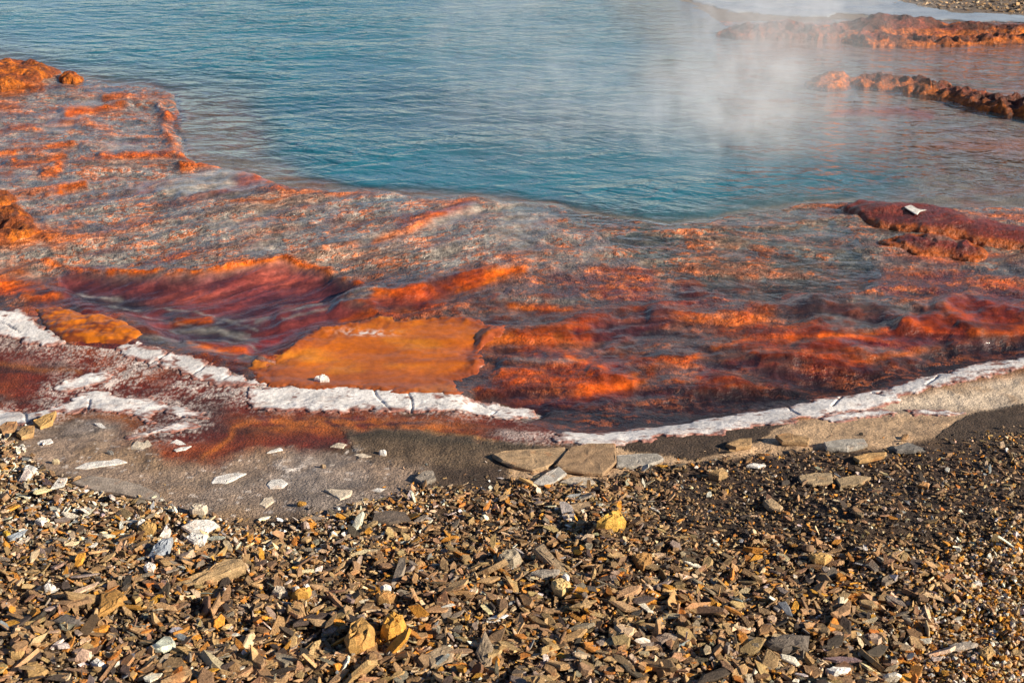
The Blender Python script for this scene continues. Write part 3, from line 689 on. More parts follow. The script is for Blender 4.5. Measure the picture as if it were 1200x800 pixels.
def red_col(X, Y, d, uv):
    c = np.zeros(X.shape + (3,)) + np.array((0.19, 0.028, 0.013))
    c = mixc(c, (0.13, 0.022, 0.018), sstep(0.0, 0.5, fbm(X, Y, 4, 4, 131)))
    c = mixc(c, (0.22, 0.16, 0.13), sstep(0.25, .6, fbm(X * .5, Y * 1.5, 5, 4, 133)) * .6)
    c = mixc(c, (0.06, 0.014, 0.01), sstep(0.15, .5, fbm(X * .5, Y * 1.5, 6, 4, 134)) * .6)
    c = mixc(c, (0.45, 0.10, 0.006), sstep(0.075, 0.02, d + 0.04 * fbm(X, Y, 7, 3, 132)) * (uv[1] > 262) * 0.8)
    return c
mound('algae_mound', [(990, 246), (1000, 239), (1035, 241), (1075, 247), (1130, 256), (1180, 268), (1300, 290), (1400, 300), (1400, 330), (1280, 304), (1180, 294), (1120, 284), (1060, 274), (1030, 268), (1010, 260)], 0.075, 0.28, M_mound, red_col, lump=0.008, lf=2.5, seed=21, res=0.01, warp=0.05,
      label='smooth dark red mound rising from the right rim of the pool', cat='algae mound')
mound('algae_mound', [(1030, 284), (1060, 277), (1100, 280), (1140, 288), (1160, 302), (1150, 310), (1110, 302), (1070, 300), (1045, 294)], 0.035, 0.12, M_mound, red_col, lump=0.03, lf=8, seed=22, res=0.008, warp=0.05,
      label='low red mound with a lumpy orange foot below the smooth dark red mound', cat='algae mound')

def rust_col(bright=0.5, dark=0.3):
    def f(X, Y, d, uv):
        c = np.zeros(X.shape + (3,)) + np.array((0.28, 0.065, 0.012))
        c = mixc(c, (0.52, 0.13, 0.006), sstep(0.35 - bright, 0.8 - bright, fbm(X, Y, 7, 4, 141)))
        c = mixc(c, (0.10, 0.03, 0.016), sstep(0.5 - dark, 0.75 - dark, fbm(X, Y, 10, 3, 142)))
        return c
    return f
def ledge_col(orange):
    def f(X, Y, d, uv):
        c = np.zeros(X.shape + (3,)) + np.array((0.12, 0.028, 0.009))
        c = mixc(c, (0.26, 0.05, 0.02), sstep(0.0, 0.5, fbm(X, Y, 3, 4, 151)))
        c = mixc(c, (0.62, 0.15, 0.007), 1.35 * orange * sstep(0.14, 0.05, d + 0.08 * fbm(X, Y, 6, 4, 152)) * sstep(-.5, .3, fbm(X, Y, 9, 3, 153) + .2))  # orange near the rim also paints in the sunlit front faces
        return c
    return f
RL = 'rust coloured rocks standing in the pool shallows'
mound('rust_rock', [(944, 98), (950, 92), (975, 90), (994, 91), (1000, 95), (996, 101), (970, 104), (952, 102)], 0.12, 0.22, M_ledge, rust_col(.6, .05), lump=0.03, lf=5, seed=31, res=0.01, edge=0.02, warp=0.05, lean=0.3, p=0.7, base_z=-.02,
      label='smooth bright orange rock nose at the left tip of the lower ledge', cat='rock', group=RL)
mound('rust_rock', [(990, 95), (1010, 91), (1040, 91), (1085, 94), (1104, 99), (1094, 104), (1050, 104), (1015, 104)], 0.105, 0.2, M_ledge, ledge_col(.5), lump=0.075, lf=5, seed=32, res=0.01, edge=0.025, warp=0.06, lean=0.4, base_z=-.02,
      label='craggy dark rust ledge joined to the bright orange rock nose', cat='rock', group=RL)
mound('rust_rock', [(1055, 107), (1070, 101), (1110, 103), (1150, 111), (1175, 117), (1250, 130), (1320, 142), (1280, 156), (1190, 137), (1150, 129), (1110, 117), (1080, 112)], 0.10, 0.2, M_ledge, ledge_col(.6), lump=0.075, lf=5, seed=33, res=0.011, edge=0.025, warp=0.07, lean=0.4, base_z=-.02,
      label='long knobbly rust ledge running out to the right edge below the others', cat='rock', group=RL)
mound('rust_rock', [(840, 40), (860, 34), (900, 34), (950, 36), (992, 38), (1002, 43), (960, 47), (900, 45), (862, 44)], 0.12, 0.25, M_ledge, ledge_col(.2), lump=0.085, lf=4.5, seed=34, res=0.014, edge=0.025, warp=0.07, lean=0.4, base_z=-.02,
      label='dark rust ledge half hidden in the white steam', cat='rock', group=RL)
mound('rust_rock', [(985, 50), (1000, 44), (1060, 45), (1110, 46), (1200, 44), (1320, 42), (1320, 49), (1200, 51), (1150, 52), (1080, 54), (1020, 54)], 0.09, 0.2, M_ledge, ledge_col(.55), lump=0.065, lf=5, seed=35, res=0.014, edge=0.025, warp=0.07, lean=0.4, base_z=-.02,
      label='front step of the far rust ledge at the upper right', cat='rock', group=RL)
mound('rust_rock', [(955, 38), (985, 31), (1030, 30), (1080, 34), (1200, 36), (1340, 35), (1340, 43), (1200, 44), (1080, 45), (1000, 44)], 0.12, 0.3, M_ledge, ledge_col(.6), lump=0.045, lf=4, seed=36, res=0.016, edge=0.025, warp=0.09, lean=0.3, base_z=-.02,
      label='upper red and orange step of the far rust ledge under the grey flat', cat='rock', group=RL)
LL = 'orange lumps on the left shore of the pool'
mound('rust_rock', [(-120, 76), (0, 77), (30, 77), (55, 82), (72, 87), (60, 94), (40, 100), (0, 108), (-120, 112)], 0.10, 0.25, M_ledge, rust_col(.5, .2), lump=0.04, lf=5, seed=41, res=0.012, warp=0.06, lean=0.3,
      label='wide orange rock sloping into the pool on the left edge', cat='rock', group=LL)
mound('rust_rock', [(68, 94), (76, 90), (92, 90), (98, 94), (90, 98), (74, 98)], 0.07, 0.09, M_ledge, rust_col(.7, .0), lump=0.03, lf=9, seed=42, res=0.009, warp=0.04,
      label='small bright orange lump at the waterline beside the wide orange rock', cat='rock', group=LL)
mound('rust_rock', [(-80, 252), (0, 250), (22, 252), (40, 260), (42, 268), (48, 278), (20, 286), (0, 293), (-80, 300)], 0.09, 0.14, M_ledge, rust_col(.45, .15), lump=0.03, lf=7, seed=43, res=0.008, warp=0.05, lean=0.3,
      label='dark orange rock shelf on the left edge above the cobbly stream bed', cat='rock', group=LL)
mound('rust_rock', [(-40, 233), (0, 231), (12, 232), (17, 237), (12, 243), (0, 245), (-40, 246)], 0.08, 0.10, M_ledge, rust_col(.4, .15), lump=0.02, lf=8, seed=44, res=0.008, warp=0.03,
      label='small round orange rock on the left edge in grey shallow water', cat='rock', group=LL)

def mat_puddle():
    t = NT('grey_shallow_water'); p = t.geo()
    b = t.bump(t.noise(t.mapping(p, (.4, 1, 1)), 6, 3, .5), .01)
    return t.out(t.n('BsdfPrincipled', Base__Color=vary(t, t.attr('base'), p, 2.5, .7, 1.2), Roughness=.15, Normal=b, Specular__IOR__Level=.9).outputs[0])
pud = mound('grey_puddle', [(840, -30), (1040, -4), (1075, 8), (1112, 15), (1200, 19), (1500, 19), (1500, 30), (1200, 28), (1080, 25), (1000, 18), (940, 22), (860, 16), (800, 0)], 0.004, 0.1, mat_puddle(),
            lambda X, Y, d, uv: np.zeros(X.shape + (3,)) + np.array((.27, .29, .31)), res=0.03, edge=.05, warp=.08)
tag(pud, 'flat grey film of water between the far rust ledge and the far gravel', None, kind='structure')

# ------------------------------------------------------------------ stones
def rock_mesh(poly_r, thick, seed, bevel=0.18, rough=0.06, rings=5, dome=0.0):
    """closed stone from a plan outline: rings over top, side and underside"""
    r = np.random.default_rng(seed)
    p = np.asarray(poly_r, float); n0 = len(p)
    # resample outline
    q = []
    for i in range(n0):
        a, b = p[i], p[(i + 1) % n0]
        k = max(2, int(np.hypot(*(b - a)) / (0.012 + 0.08 * np.ptp(p, axis=0).max())))
        for j in range(k): q.append(a + (b - a) * j / k)
    q = np.array(q); c = q.mean(0); n = len(q)
    size = np.ptp(q, axis=0).max()
    prof = [(0.93, 0.0), (1.0, 0.25), (1.0, 0.72), (1 - bevel * 0.45, 0.93), (1 - bevel, 1.0)] + [(s, 1.0 + dome * (1 - s)) for s in (0.62, 0.34)]
    V_ = []
    for k, (s, h) in enumerate(prof):
        jit = r.normal(0, rough * size * 0.25, (n, 1)) * 0.5
        ring = c + (q - c) * s * (1 + jit / size)
        z = thick * h * np.ones(n) + r.normal(0, thick * 0.06, n)
        V_.append(np.column_stack([ring, z]))
    V_.append(np.array([[c[0], c[1], thick * (1 + dome)]]))
    Vv = np.concatenate(V_)
    F = []
    for k in range(len(prof) - 1):
        for i in range(n):
            j = (i + 1) % n
            F.append([k * n + i, k * n + j, (k + 1) * n + j, (k + 1) * n + i])
    top = len(Vv) - 1; k = (len(prof) - 1) * n
    for i in range(n): F.append([k + i, k + (i + 1) % n, top])
    F.append(list(range(n))[::-1])
    return Vv, F

def add_stone(name, poly, thick, color, label, cat='stone', group=None, tilt=(0, 0), sink=0.3, dome=0.05, bevel=0.15, smooth=False, seed=0, rise=0.0):
    q = np.array(poly, float); vm = q[:, 1].max(); hp = np.ptp(q[:, 1])
    _, yy, _ = at(q[:, 0].mean(), vm)
    tp = thick * (1 - sink) * 0.8 * FP / float(np.hypot(yy, CAM_H))
    q[:, 1] = vm - (vm - q[:, 1]) * (1 - min(0.55, tp / max(hp, 1)))
    P = Wp(q)
    if sdf_area(P) < 0: P = P[::-1]
    c = P.mean(0)
    Vv, F = rock_mesh(P - c, thick, seed or int(abs(poly[0][0] * 13 + poly[0][1])), bevel=bevel, dome=dome)
    loops = [i for f in F for i in f]; starts = np.cumsum([0] + [len(f) for f in F[:-1]])
    z = float(ground_z(c[0], c[1]))
    o = mesh_from(name, Vv, loops, starts, M_stone, None, smooth, (c[0], c[1], z - thick * sink + rise))
    o.rotation_euler = (R(tilt[0]), R(tilt[1]), 0)
    o.color = (*color, 1)
    return tag(o, label, cat, group)

def sdf_area(P):
    x, y = P[:, 0], P[:, 1]
    return 0.5 * np.sum(x * np.roll(y, -1) - np.roll(x, -1) * y)

WHITE, CREAM, TANC, OCH, GREY, DARK, BLUE, BROWN = (.74, .70, .65), (.62, .52, .40), (.40, .28, .17), (.55, .28, .05), (.25, .235, .22), (.085, .07, .06), (.30, .33, .37), (.22, .15, .10)
WF = 'white flakes lying on the grey mud flat'
flakes = [
    ([(247, 567), (252, 560), (270, 556), (289, 556), (276, 563), (258, 573), (248, 573)], .012, WHITE, 'long white slanting flake on the grey mud, largest on its right half'),
    ([(312, 569), (318, 563), (330, 562), (338, 567), (331, 573), (316, 573)], .010, WHITE, 'oval white flake on the mud under a patch of white dust'),
    ([(380, 575), (413, 576), (411, 582), (399, 588)], .018, CREAM, 'pale wedge shaped slab with a shadowed edge on the grey mud'),
    ([(88, 551), (100, 545), (112, 543), (130, 542), (139, 540), (150, 544), (135, 547), (120, 549), (100, 552)], .008, WHITE, 'long wavy white flake across the left of the mud flat'),
    ([(153, 526), (160, 519), (170, 521), (174, 518), (183, 529), (172, 531), (155, 531)], .012, CREAM, 'curled cream flake on the border of red mud and grey mud'),
    ([(198, 522), (207, 517), (213, 519), (220, 524), (210, 525)], .009, WHITE, 'small white flake on red mud, upper one of a pair'),
    ([(204, 531), (212, 528), (225, 526), (217, 531), (207, 533)], .007, WHITE, 'thin white flake on red mud, lower one of a pair'),
    ([(313, 535), (320, 531), (330, 528), (332, 531), (322, 534)], .010, WHITE, 'slim white sliver in the middle of the brown mud'),
    ([(303, 589), (309, 582), (319, 580), (321, 586), (311, 592)], .012, CREAM, 'cream flake on the mud just above the shale bank'),
    ([(434, 577), (442, 574), (451, 575), (446, 579)], .007, WHITE, 'small pale flake at the right end of the grey mud flat'),
    ([(110, 499), (119, 499), (128, 505), (122, 506)], .008, WHITE, 'short white flake where orange stained crust meets grey mud'),
    ([(38, 524), (48, 518), (60, 516), (63, 520), (50, 525)], .010, WHITE, 'white flake at the left end of the grey mud flat'),
    ([(414, 535), (425, 533), (436, 537), (425, 539)], .006, CREAM, 'faint cream flake between red mud and brown grit'),
    ([(387, 526), (396, 521), (406, 523), (402, 528)], .006, CREAM, 'dusty cream flake below the orange fan of stain'),
]
for i, (poly, th, col, lab) in enumerate(flakes):
    add_stone('mineral_flake', poly, th, col, lab, 'flake', WF, sink=0.55, seed=300 + i)
add_stone('mineral_flake', [(1058, 256), (1066, 254), (1074, 259), (1084, 260), (1076, 262), (1073, 266), (1066, 262), (1060, 258)], .006, WHITE,
          'small white flake on top of the smooth dark red mound', 'flake', sink=0.1, seed=399, rise=0.078, tilt=(3, 0))
def ell(u, v, a, b, n=9, seed=0, rot=0.0, jag=0.16):
    r = np.random.default_rng(seed)
    t = np.linspace(0, 2 * np.pi, n, endpoint=False) + r.uniform(-.25, .25, n)
    k = 1 + r.uniform(-jag, jag, n)
    x, y = a * np.cos(t) * k, b * np.sin(t) * k
    return [(u + x_ * math.cos(rot) - y_ * math.sin(rot), v + x_ * math.sin(rot) + y_ * math.cos(rot)) for x_, y_ in zip(x, y)]

# (outline, thickness, colour, label, category, tilt, landmark name or None)
named = [
    (ell(449, 533, 5, 3.2, 9, 1), .025, WHITE, 'round white pebble alone on the brown grit', 'pebble', (0, 0), None),
    (ell(379, 549, 3.5, 2.4, 8, 2), .018, TANC, 'tiny tan pebble alone in the middle of the grey mud', 'pebble', (0, 0), None),
    (ell(354, 592, 6, 3, 9, 3), .015, OCH, 'flat orange pebble on the lower edge of the mud', 'pebble', (0, 0), None),
    (ell(66, 543, 5, 3.5, 7, 4), .02, (.6, .48, .3), 'cream yellow pebble on the left part of the mud', 'pebble', (0, 0), None),
    (ell(130, 534, 4.5, 2.6, 8, 5), .018, GREY, 'small grey pebble with a dark side above the wavy white flake', 'pebble', (0, 0), None),
    (ell(378, 447, 9, 4.2, 10, 6), .04, WHITE, 'white stone with a dark left side on the orange algae mat', 'stone', (0, 0), None),
    ([(698, 633), (705, 623), (716, 613), (727, 619), (732, 629), (722, 634), (708, 636)], .06, (.68, .40, .08), 'bright yellow stone alone in dark gravel right of centre', 'stone', (12, 5), 'the bright yellow stone'),
    ([(446, 752), (450, 731), (460, 724), (472, 730), (476, 742), (470, 754), (455, 760)], .075, (.66, .34, .06), 'pitted yellow orange stone with white patches near the bottom', 'stone', (22, 4), 'the pitted yellow stone'),
    ([(407, 762), (414, 742), (430, 730), (442, 746), (441, 764), (428, 774), (412, 776)], .07, (.48, .27, .08), 'ochre boulder left of the pitted yellow stone', 'stone', (15, -8), None),
    ([(645, 690), (656, 685), (667, 689), (669, 699), (658, 706), (649, 700)], .04, (.70, .50, .22), 'pale yellow stone with a white tip in the lower middle', 'stone', (15, 6), 'the pale yellow stone'),
    ([(584, 660), (592, 650), (604, 648), (611, 660), (602, 672), (588, 671)], .055, (.34, .28, .20), 'rounded grey tan stone in the centre of the shale bank', 'stone', (14, 0), 'the rounded grey stone'),
    ([(740, 661), (752, 655), (762, 656), (762, 667), (753, 674), (745, 669)], .035, (.36, .19, .06), 'diamond shaped brown stone right of the pale yellow one', 'stone', (20, 8), 'the diamond shaped brown stone'),
    ([(966, 791), (974, 788), (996, 789), (992, 796), (976, 801)], .022, WHITE, 'flat white stone at the bottom edge of the bank', 'stone', (4, 0), 'the flat white bottom stone'),
    ([(222, 598), (230, 590), (244, 595), (240, 603), (226, 603)], .035, CREAM, 'cream block on the rim of the mud above two white slabs', 'stone', (10, 0), None),
    ([(212, 616), (226, 607), (250, 606), (257, 612), (240, 622), (222, 622)], .022, WHITE, 'white slab on the shale, upper one of two', 'stone', (6, 6), 'the two white slabs'),
    ([(216, 630), (226, 623), (245, 627), (240, 637), (228, 638)], .03, WHITE, 'white slab on the shale, lower one of two', 'stone', (14, -4), None),
    ([(175, 661), (184, 648), (196, 642), (206, 642), (200, 658), (186, 664)], .028, BLUE, 'blue grey slab leaning behind a dark gap at left', 'stone', (18, -10), 'the blue grey slab'),
    ([(170, 676), (176, 668), (184, 672), (181, 681), (174, 681)], .025, WHITE, 'white pebble below the blue grey slab', 'stone', (15, 0), None),
    ([(163, 622), (172, 612), (184, 617), (180, 627), (168, 628)], .035, (.5, .30, .10), 'ochre stone with a white edge left of the white slabs', 'stone', (12, 0), None),
    ([(186, 630), (194, 614), (200, 620), (197, 629)], .03, WHITE, 'upright cream chip between the ochre stone and white slabs', 'stone', (20, 10), None),
    ([(54, 702), (60, 694), (68, 702), (62, 707), (55, 706)], .025, WHITE, 'lone white pebble low on the left of the bank', 'stone', (10, 0), 'the lone white pebble'),
    ([(42, 617), (48, 611), (53, 617), (50, 621)], .025, WHITE, 'white pebble in the upper left of the bank', 'stone', (10, 0), None),
    ([(4, 628), (10, 624), (14, 630), (9, 634)], .022, (.7, .42, .05), 'small bright yellow pebble on the left edge', 'stone', (8, 0), 'the small yellow pebble'),
    ([(28, 555), (36, 550), (46, 556), (40, 561), (29, 561)], .025, (.55, .53, .50), 'pale grey block at the left end of the mud', 'stone', (10, 0), None),
    ([(8, 633), (20, 628), (34, 622), (30, 628), (14, 637)], .015, BLUE, 'long blue grey splinter beside the yellow pebble', 'stone', (6, 8), None),
    ([(65, 748), (80, 737), (97, 742), (96, 750), (76, 754)], .018, (.14, .12, .105), 'dark grey triangular slab low on the left', 'stone', (10, 3), 'the dark grey triangular slab'),
    ([(108, 790), (116, 783), (127, 793), (118, 798)], .02, WHITE, 'white splinter at the bottom left', 'stone', (10, 0), 'the white splinter'),
    ([(14, 785), (22, 776), (33, 782), (28, 792), (17, 792)], .03, (.48, .30, .12), 'rounded ochre stone in the bottom left corner', 'stone', (10, 0), None),
    ([(116, 735), (122, 706), (142, 702), (152, 712), (136, 728)], .03, (.42, .22, .06), 'large rusty shale plate left of centre', 'stone', (20, -6), 'the large rusty plate'),
    ([(196, 694), (240, 676), (272, 662), (286, 664), (292, 674), (268, 684), (230, 694)], .04, (.42, .28, .14), 'long tan ridge of stone left of the centre of the bank', 'stone', (14, -6), 'the long tan ridge stone'),
    ([(320, 702), (324, 692), (334, 694), (338, 704), (328, 706)], .03, CREAM, 'cream stone among ochre stones left of centre', 'stone', (18, 0), None),
    ([(343, 706), (352, 698), (366, 694), (362, 706), (350, 710)], .045, (.55, .29, .06), 'ochre stone with white chips left of centre', 'stone', (18, 0), 'the white chipped ochre stone'),
    ([(441, 702), (448, 694), (462, 696), (466, 706), (456, 712), (444, 710)], .05, (.46, .27, .10), 'tan stone capped with white above the pitted yellow stone', 'stone', (16, 0), None),
    ([(623, 655), (634, 648), (650, 664), (674, 676), (664, 682), (646, 674), (634, 664)], .025, (.36, .26, .16), 'long bent tan plate above the pale yellow stone', 'stone', (12, 8), None),
    ([(620, 683), (632, 677), (656, 677), (652, 685), (634, 688)], .022, (.30, .26, .22), 'grey shale plate lying against the pale yellow stone', 'stone', (8, 0), None),
    ([(830, 561), (836, 554), (848, 553), (852, 560), (842, 566)], .04, (.40, .26, .12), 'round tan stone on the dark grit below the tan sand', 'stone', (10, 0), 'the round tan stone'),
    ([(874, 551), (880, 547), (897, 550), (888, 553)], .014, WHITE, 'bright white chip right of the round tan stone', 'stone', (6, 0), None),
    ([(893, 590), (902, 586), (917, 596), (914, 602), (900, 598)], .025, (.44, .31, .18), 'oblong tan stone with a long shadow in dark gravel', 'stone', (10, 6), 'the oblong tan stone'),
    ([(558, 772), (570, 750), (579, 768), (576, 786), (566, 790)], .02, (.32, .24, .16), 'leaf shaped tan plate standing on edge at the bottom', 'stone', (38, -8), 'the leaf shaped tan plate'),
    ([(498, 776), (520, 763), (534, 768), (528, 786), (505, 792)], .02, (.34, .25, .16), 'broad tan plate left of the leaf shaped plate', 'stone', (18, 6), None),
    ([(1074, 578), (1080, 573), (1088, 576), (1086, 582)], .02, (.50, .26, .10), 'small orange chip alone in the dark gravel at right', 'stone', (8, 0), 'the small orange chip'),
    ([(896, 752), (918, 742), (948, 744), (946, 764), (916, 768), (900, 762)], .04, (.16, .13, .105), 'large dark brown block in the lower right', 'stone', (12, 0), 'the large dark brown block'),
    ([(1112, 754), (1132, 748), (1146, 752), (1140, 760), (1118, 762)], .02, (.36, .31, .26), 'pale grey plate beside the golden pebbles', 'stone', (10, 0), 'the pale grey plate'),
    ([(1146, 762), (1160, 756), (1166, 768), (1156, 776), (1148, 770)], .025, (.40, .25, .10), 'tan wedge at the edge of the golden pebbles', 'stone', (16, 0), None),
    ([(1138, 688), (1146, 684), (1150, 690), (1142, 692)], .02, WHITE, 'white pebble above the golden pebbles', 'stone', (8, 0), None),
    ([(948, 655), (960, 650), (974, 656), (966, 664), (954, 662)], .03, (.56, .34, .12), 'cream and ochre stone on a shelf of tan plates', 'stone', (10, 0), 'the cream and ochre stone'),
]
landmarks = []
ST = 'single stones picked out on the shale bank'
for i, (poly, th, col, lab, cat, tilt, lm) in enumerate(named):
    o = add_stone('pebble' if cat == 'pebble' else 'stone', poly, th, col, lab, cat, ST, tilt=(tilt[0] * 0.35, tilt[1]), sink=0.2, seed=400 + i, dome=0.12, bevel=0.25, rise=0.012 if cat == 'stone' else 0)
    if lm: landmarks.append((np.mean([p[0] for p in poly]), np.mean([p[1] for p in poly]), lm))
def add_cap(parent_label, name, poly, thick, rise, color=WHITE, seed=0):
    par = next(o for o in COL.objects if o.get('label') == parent_label)
    o = add_stone(name, poly, thick, color, None, None, sink=0.0, seed=seed, dome=0.15, bevel=0.3, rise=rise)
    mw = o.location.copy(); o.parent = par
    bpy.context.view_layer.update()
    o.matrix_parent_inverse = par.matrix_world.inverted(); o.location = mw
    return o
add_cap('pitted yellow orange stone with white patches near the bottom', 'white_patch', [(449, 755), (455, 750), (466, 751), (464, 757), (454, 759)], .03, .02, seed=801)
add_cap('pitted yellow orange stone with white patches near the bottom', 'white_patch', [(452, 744), (458, 741), (466, 744), (460, 748)], .03, .045, CREAM, seed=802)
add_cap('pale yellow stone with a white tip in the lower middle', 'white_tip', [(658, 690), (662, 684), (667, 690), (664, 697)], .022, .03, seed=803)
add_cap('ochre stone with a white edge left of the white slabs', 'white_edge', [(162, 622), (166, 613), (171, 612), (169, 622)], .03, .012, seed=804)
add_cap('ochre stone with white chips left of centre', 'white_chip', [(344, 702), (350, 699), (353, 704), (347, 707)], .025, .03, seed=805)
add_cap('ochre stone with white chips left of centre', 'white_chip', [(356, 700), (362, 696), (364, 700), (359, 704)], .022, .034, seed=806)
add_cap('tan stone capped with white above the pitted yellow stone', 'white_cap', [(446, 698), (452, 693), (459, 696), (457, 702), (450, 703)], .026, .036, seed=807)
slabs = [
    ([(577, 538), (590, 534), (630, 531), (662, 529), (666, 538), (652, 546), (640, 553), (624, 556), (602, 551), (588, 546)], .022, (.40, .27, .155), 'broad tan slab split by a crack at the top of the bank', None),
    ([(668, 531), (690, 527), (721, 527), (722, 548), (706, 562), (684, 560), (658, 556), (650, 552)], .020, (.34, .22, .125), 'brown slab to the right of the split tan slab', 'the brown slab'),
    ([(624, 571), (640, 560), (655, 553), (664, 560), (650, 570), (636, 574)], .016, (.48, .44, .39), 'pale grey broken slab under the brown slab', 'the broken grey slab'),
    ([(656, 570), (672, 564), (692, 565), (698, 571), (676, 574)], .012, (.50, .42, .33), 'thin cream slab right of the pale grey broken slab', None),
    ([(721, 540), (745, 537), (770, 537), (778, 543), (762, 550), (738, 553), (722, 552)], .018, (.34, .31, .27), 'grey slab with a white far edge beside brown grit', None),
    ([(850, 527), (866, 520), (880, 519), (880, 529), (862, 532)], .020, (.40, .25, .12), 'small tan slab half buried in dark grit', None),
    ([(908, 517), (922, 514), (948, 521), (946, 527), (916, 525)], .022, (.38, .24, .12), 'tan slab with a dark gap on its left', None),
    ([(964, 525), (985, 521), (1012, 520), (1016, 528), (992, 534), (968, 533)], .022, (.36, .33, .29), 'grey slab with a white rim under the tan sand', 'the white rimmed slab'),
    ([(1046, 530), (1062, 523), (1084, 532), (1070, 535), (1050, 535)], .022, (.18, .165, .15), 'dark grey slab right of the white rimmed slab', None),
    ([(999, 542), (1020, 537), (1038, 536), (1036, 541), (1006, 548)], .018, (.48, .29, .12), 'orange tan slab tilted on the gravel at right', 'the orange tan slab'),
    ([(935, 562), (955, 558), (974, 558), (976, 569), (952, 572), (938, 569)], .020, (.37, .27, .16), 'flat tan slab in dark gravel, left one of two', 'the flat tan slabs'),
    ([(979, 566), (1000, 562), (1020, 564), (1006, 573), (984, 575)], .018, (.36, .26, .15), 'flat tan slab in dark gravel, right one of two', None),
    ([(436, 612), (440, 602), (458, 599), (476, 602), (482, 611), (456, 614)], .022, (.15, .115, .09), 'dark brown slab at the top of the bank below the mud', 'the dark brown slab'),
    ([(486, 566), (496, 558), (508, 557), (511, 566), (496, 572)], .018, (.29, .245, .20), 'small grey slab cracked off the end of the mud flat', None),
    ([(664, 602), (690, 597), (694, 606), (676, 610)], .018, (.38, .26, .15), 'tan slab set level in the gravel under the brown slab', None),
    ([(84, 570), (105, 563), (140, 567), (165, 573), (186, 581), (194, 588), (180, 590), (140, 582), (110, 578)], .016, (.33, .27, .22), 'long pale plate along the lower edge of the mud at left', 'the long pale plate'),
    ([(60, 578), (70, 566), (80, 565), (76, 575)], .016, WHITE, 'white chip at the left end of the long pale plate', None),
    ([(40, 500), (56, 494), (68, 491), (62, 500), (48, 506)], .028, (.46, .28, .10), 'ochre block under the left crust beside the mud', None),
    ([(20, 513), (30, 506), (42, 505), (40, 513), (26, 518)], .026, (.40, .25, .11), 'tan block at the left above the gravel', None),
    ([(0, 508), (10, 502), (22, 502), (18, 510), (4, 514)], .026, (.34, .19, .09), 'rusty block on the left edge under the crust', None),
]
SG = 'slabs along the top of the shale bank'
for i, (poly, th, col, lab, lm) in enumerate(slabs):
    o = add_stone('stone_slab', poly, th, col, lab, 'slab', SG, tilt=(2, 0), sink=0.35, seed=500 + i, dome=0.02, bevel=0.06, rise=0.012)
    if lm: landmarks.append((np.mean([p[0] for p in poly]), np.mean([p[1] for p in poly]), lm))

add_cap('grey slab with a white far edge beside brown grit', 'white_edge', [(722, 540), (746, 537), (770, 537), (776, 542), (768, 541), (745, 540)], .008, .016, seed=808)
add_cap('grey slab with a white rim under the tan sand', 'white_rim', [(965, 525), (986, 521), (1011, 520), (1010, 523), (986, 525)], .008, .018, seed=809)
# ------------------------------------------------------------------ shale chips
def chip_proto(seed, n, thick, three=False):
    r = np.random.default_rng(seed)
    t = np.sort(np.linspace(0, 2 * np.pi, n, endpoint=False) + r.uniform(-.42, .42, n))
    rad = r.uniform(0.62, 1.1, n)
    p = np.stack([np.cos(t) * rad, np.sin(t) * rad * r.uniform(.55, .9)], 1)
    sh = r.uniform(-.18, .18, 2)
    if three:
        rings = [(0.86, -thick), (1.0, -.3 * thick), (1.0, .55 * thick), (.86, thick)]
    else:
        rings = [(r.uniform(.85, 1.0), -thick), (r.uniform(.82, 1.0), thick)]
    Vv = np.concatenate([np.column_stack([p * s + sh * (z / max(thick, 1e-3)) * .3, np.full(n, z) + r.normal(0, thick * .18, n)]) for s, z in rings])
    F = []
    for k in range(len(rings) - 1):
        for i in range(n):
            j = (i + 1) % n
            F.append([k * n + i, k * n + j, (k + 1) * n + j, (k + 1) * n + i])
    F.append(list(range(n))[::-1]); F.append([(len(rings) - 1) * n + i for i in range(n)])
    return Vv, F
def pebble_proto(seed):
    r = np.random.default_rng(seed)
    d = np.array([[1, 0, 0], [0, 1, 0], [-1, 0, 0], [0, -1, 0], [0, 0, 1], [0, 0, -1.]])
    Vv = d * r.uniform(.6, 1.1, (6, 1)) + r.normal(0, .16, (6, 3)); Vv[:, 2] *= .7
    F = [[0, 1, 4], [1, 2, 4], [2, 3, 4], [3, 0, 4], [1, 0, 5], [2, 1, 5], [3, 2, 5], [0, 3, 5]]
    return Vv, F
BIG = [chip_proto(600 + i, 5 + i % 4, [.07, .11, .15, .22][i % 4], True) for i in range(14)]
MED = [chip_proto(640 + i, 4 + i % 4, [.08, .13, .18, .28][(i // 4) % 4]) for i in range(24)]
SML = [pebble_proto(700 + i) for i in range(16)]

BANK = [(-500, 500), (0, 512), (25, 530), (50, 552), (70, 566), (110, 580), (190, 594), (250, 608), (330, 609), (395, 601), (440, 592), (500, 572), (575, 577), (600, 566),
        (640, 570), (700, 572), (740, 556), (800, 546), (860, 540), (930, 534), (1000, 540), (1060, 531), (1110, 524), (1160, 514), (1200, 508), (1700, 470),
        (1700, 1100), (-500, 1100)]
FARB = [(1040, 2), (1075, 6), (1110, 13), (1200, 17), (1500, 16), (1500, -40), (1040, -40)]

def scatter(n, vmin=495, vmax=1040, umin=-190, umax=1390):
    """places spread evenly over the land of the bank"""
    x0, y1, _ = at(600.0, float(vmin)); _, y0, _ = at(600.0, float(vmax))
    xs_ = rng.uniform(-3.3, 3.3, int(n * 1.6)); ys_ = rng.uniform(y0, y1, int(n * 1.6))
    u, v = chart(xs_, ys_)
    k = (u > umin) & (u < umax)
    return xs_[k][:n], ys_[k][:n]

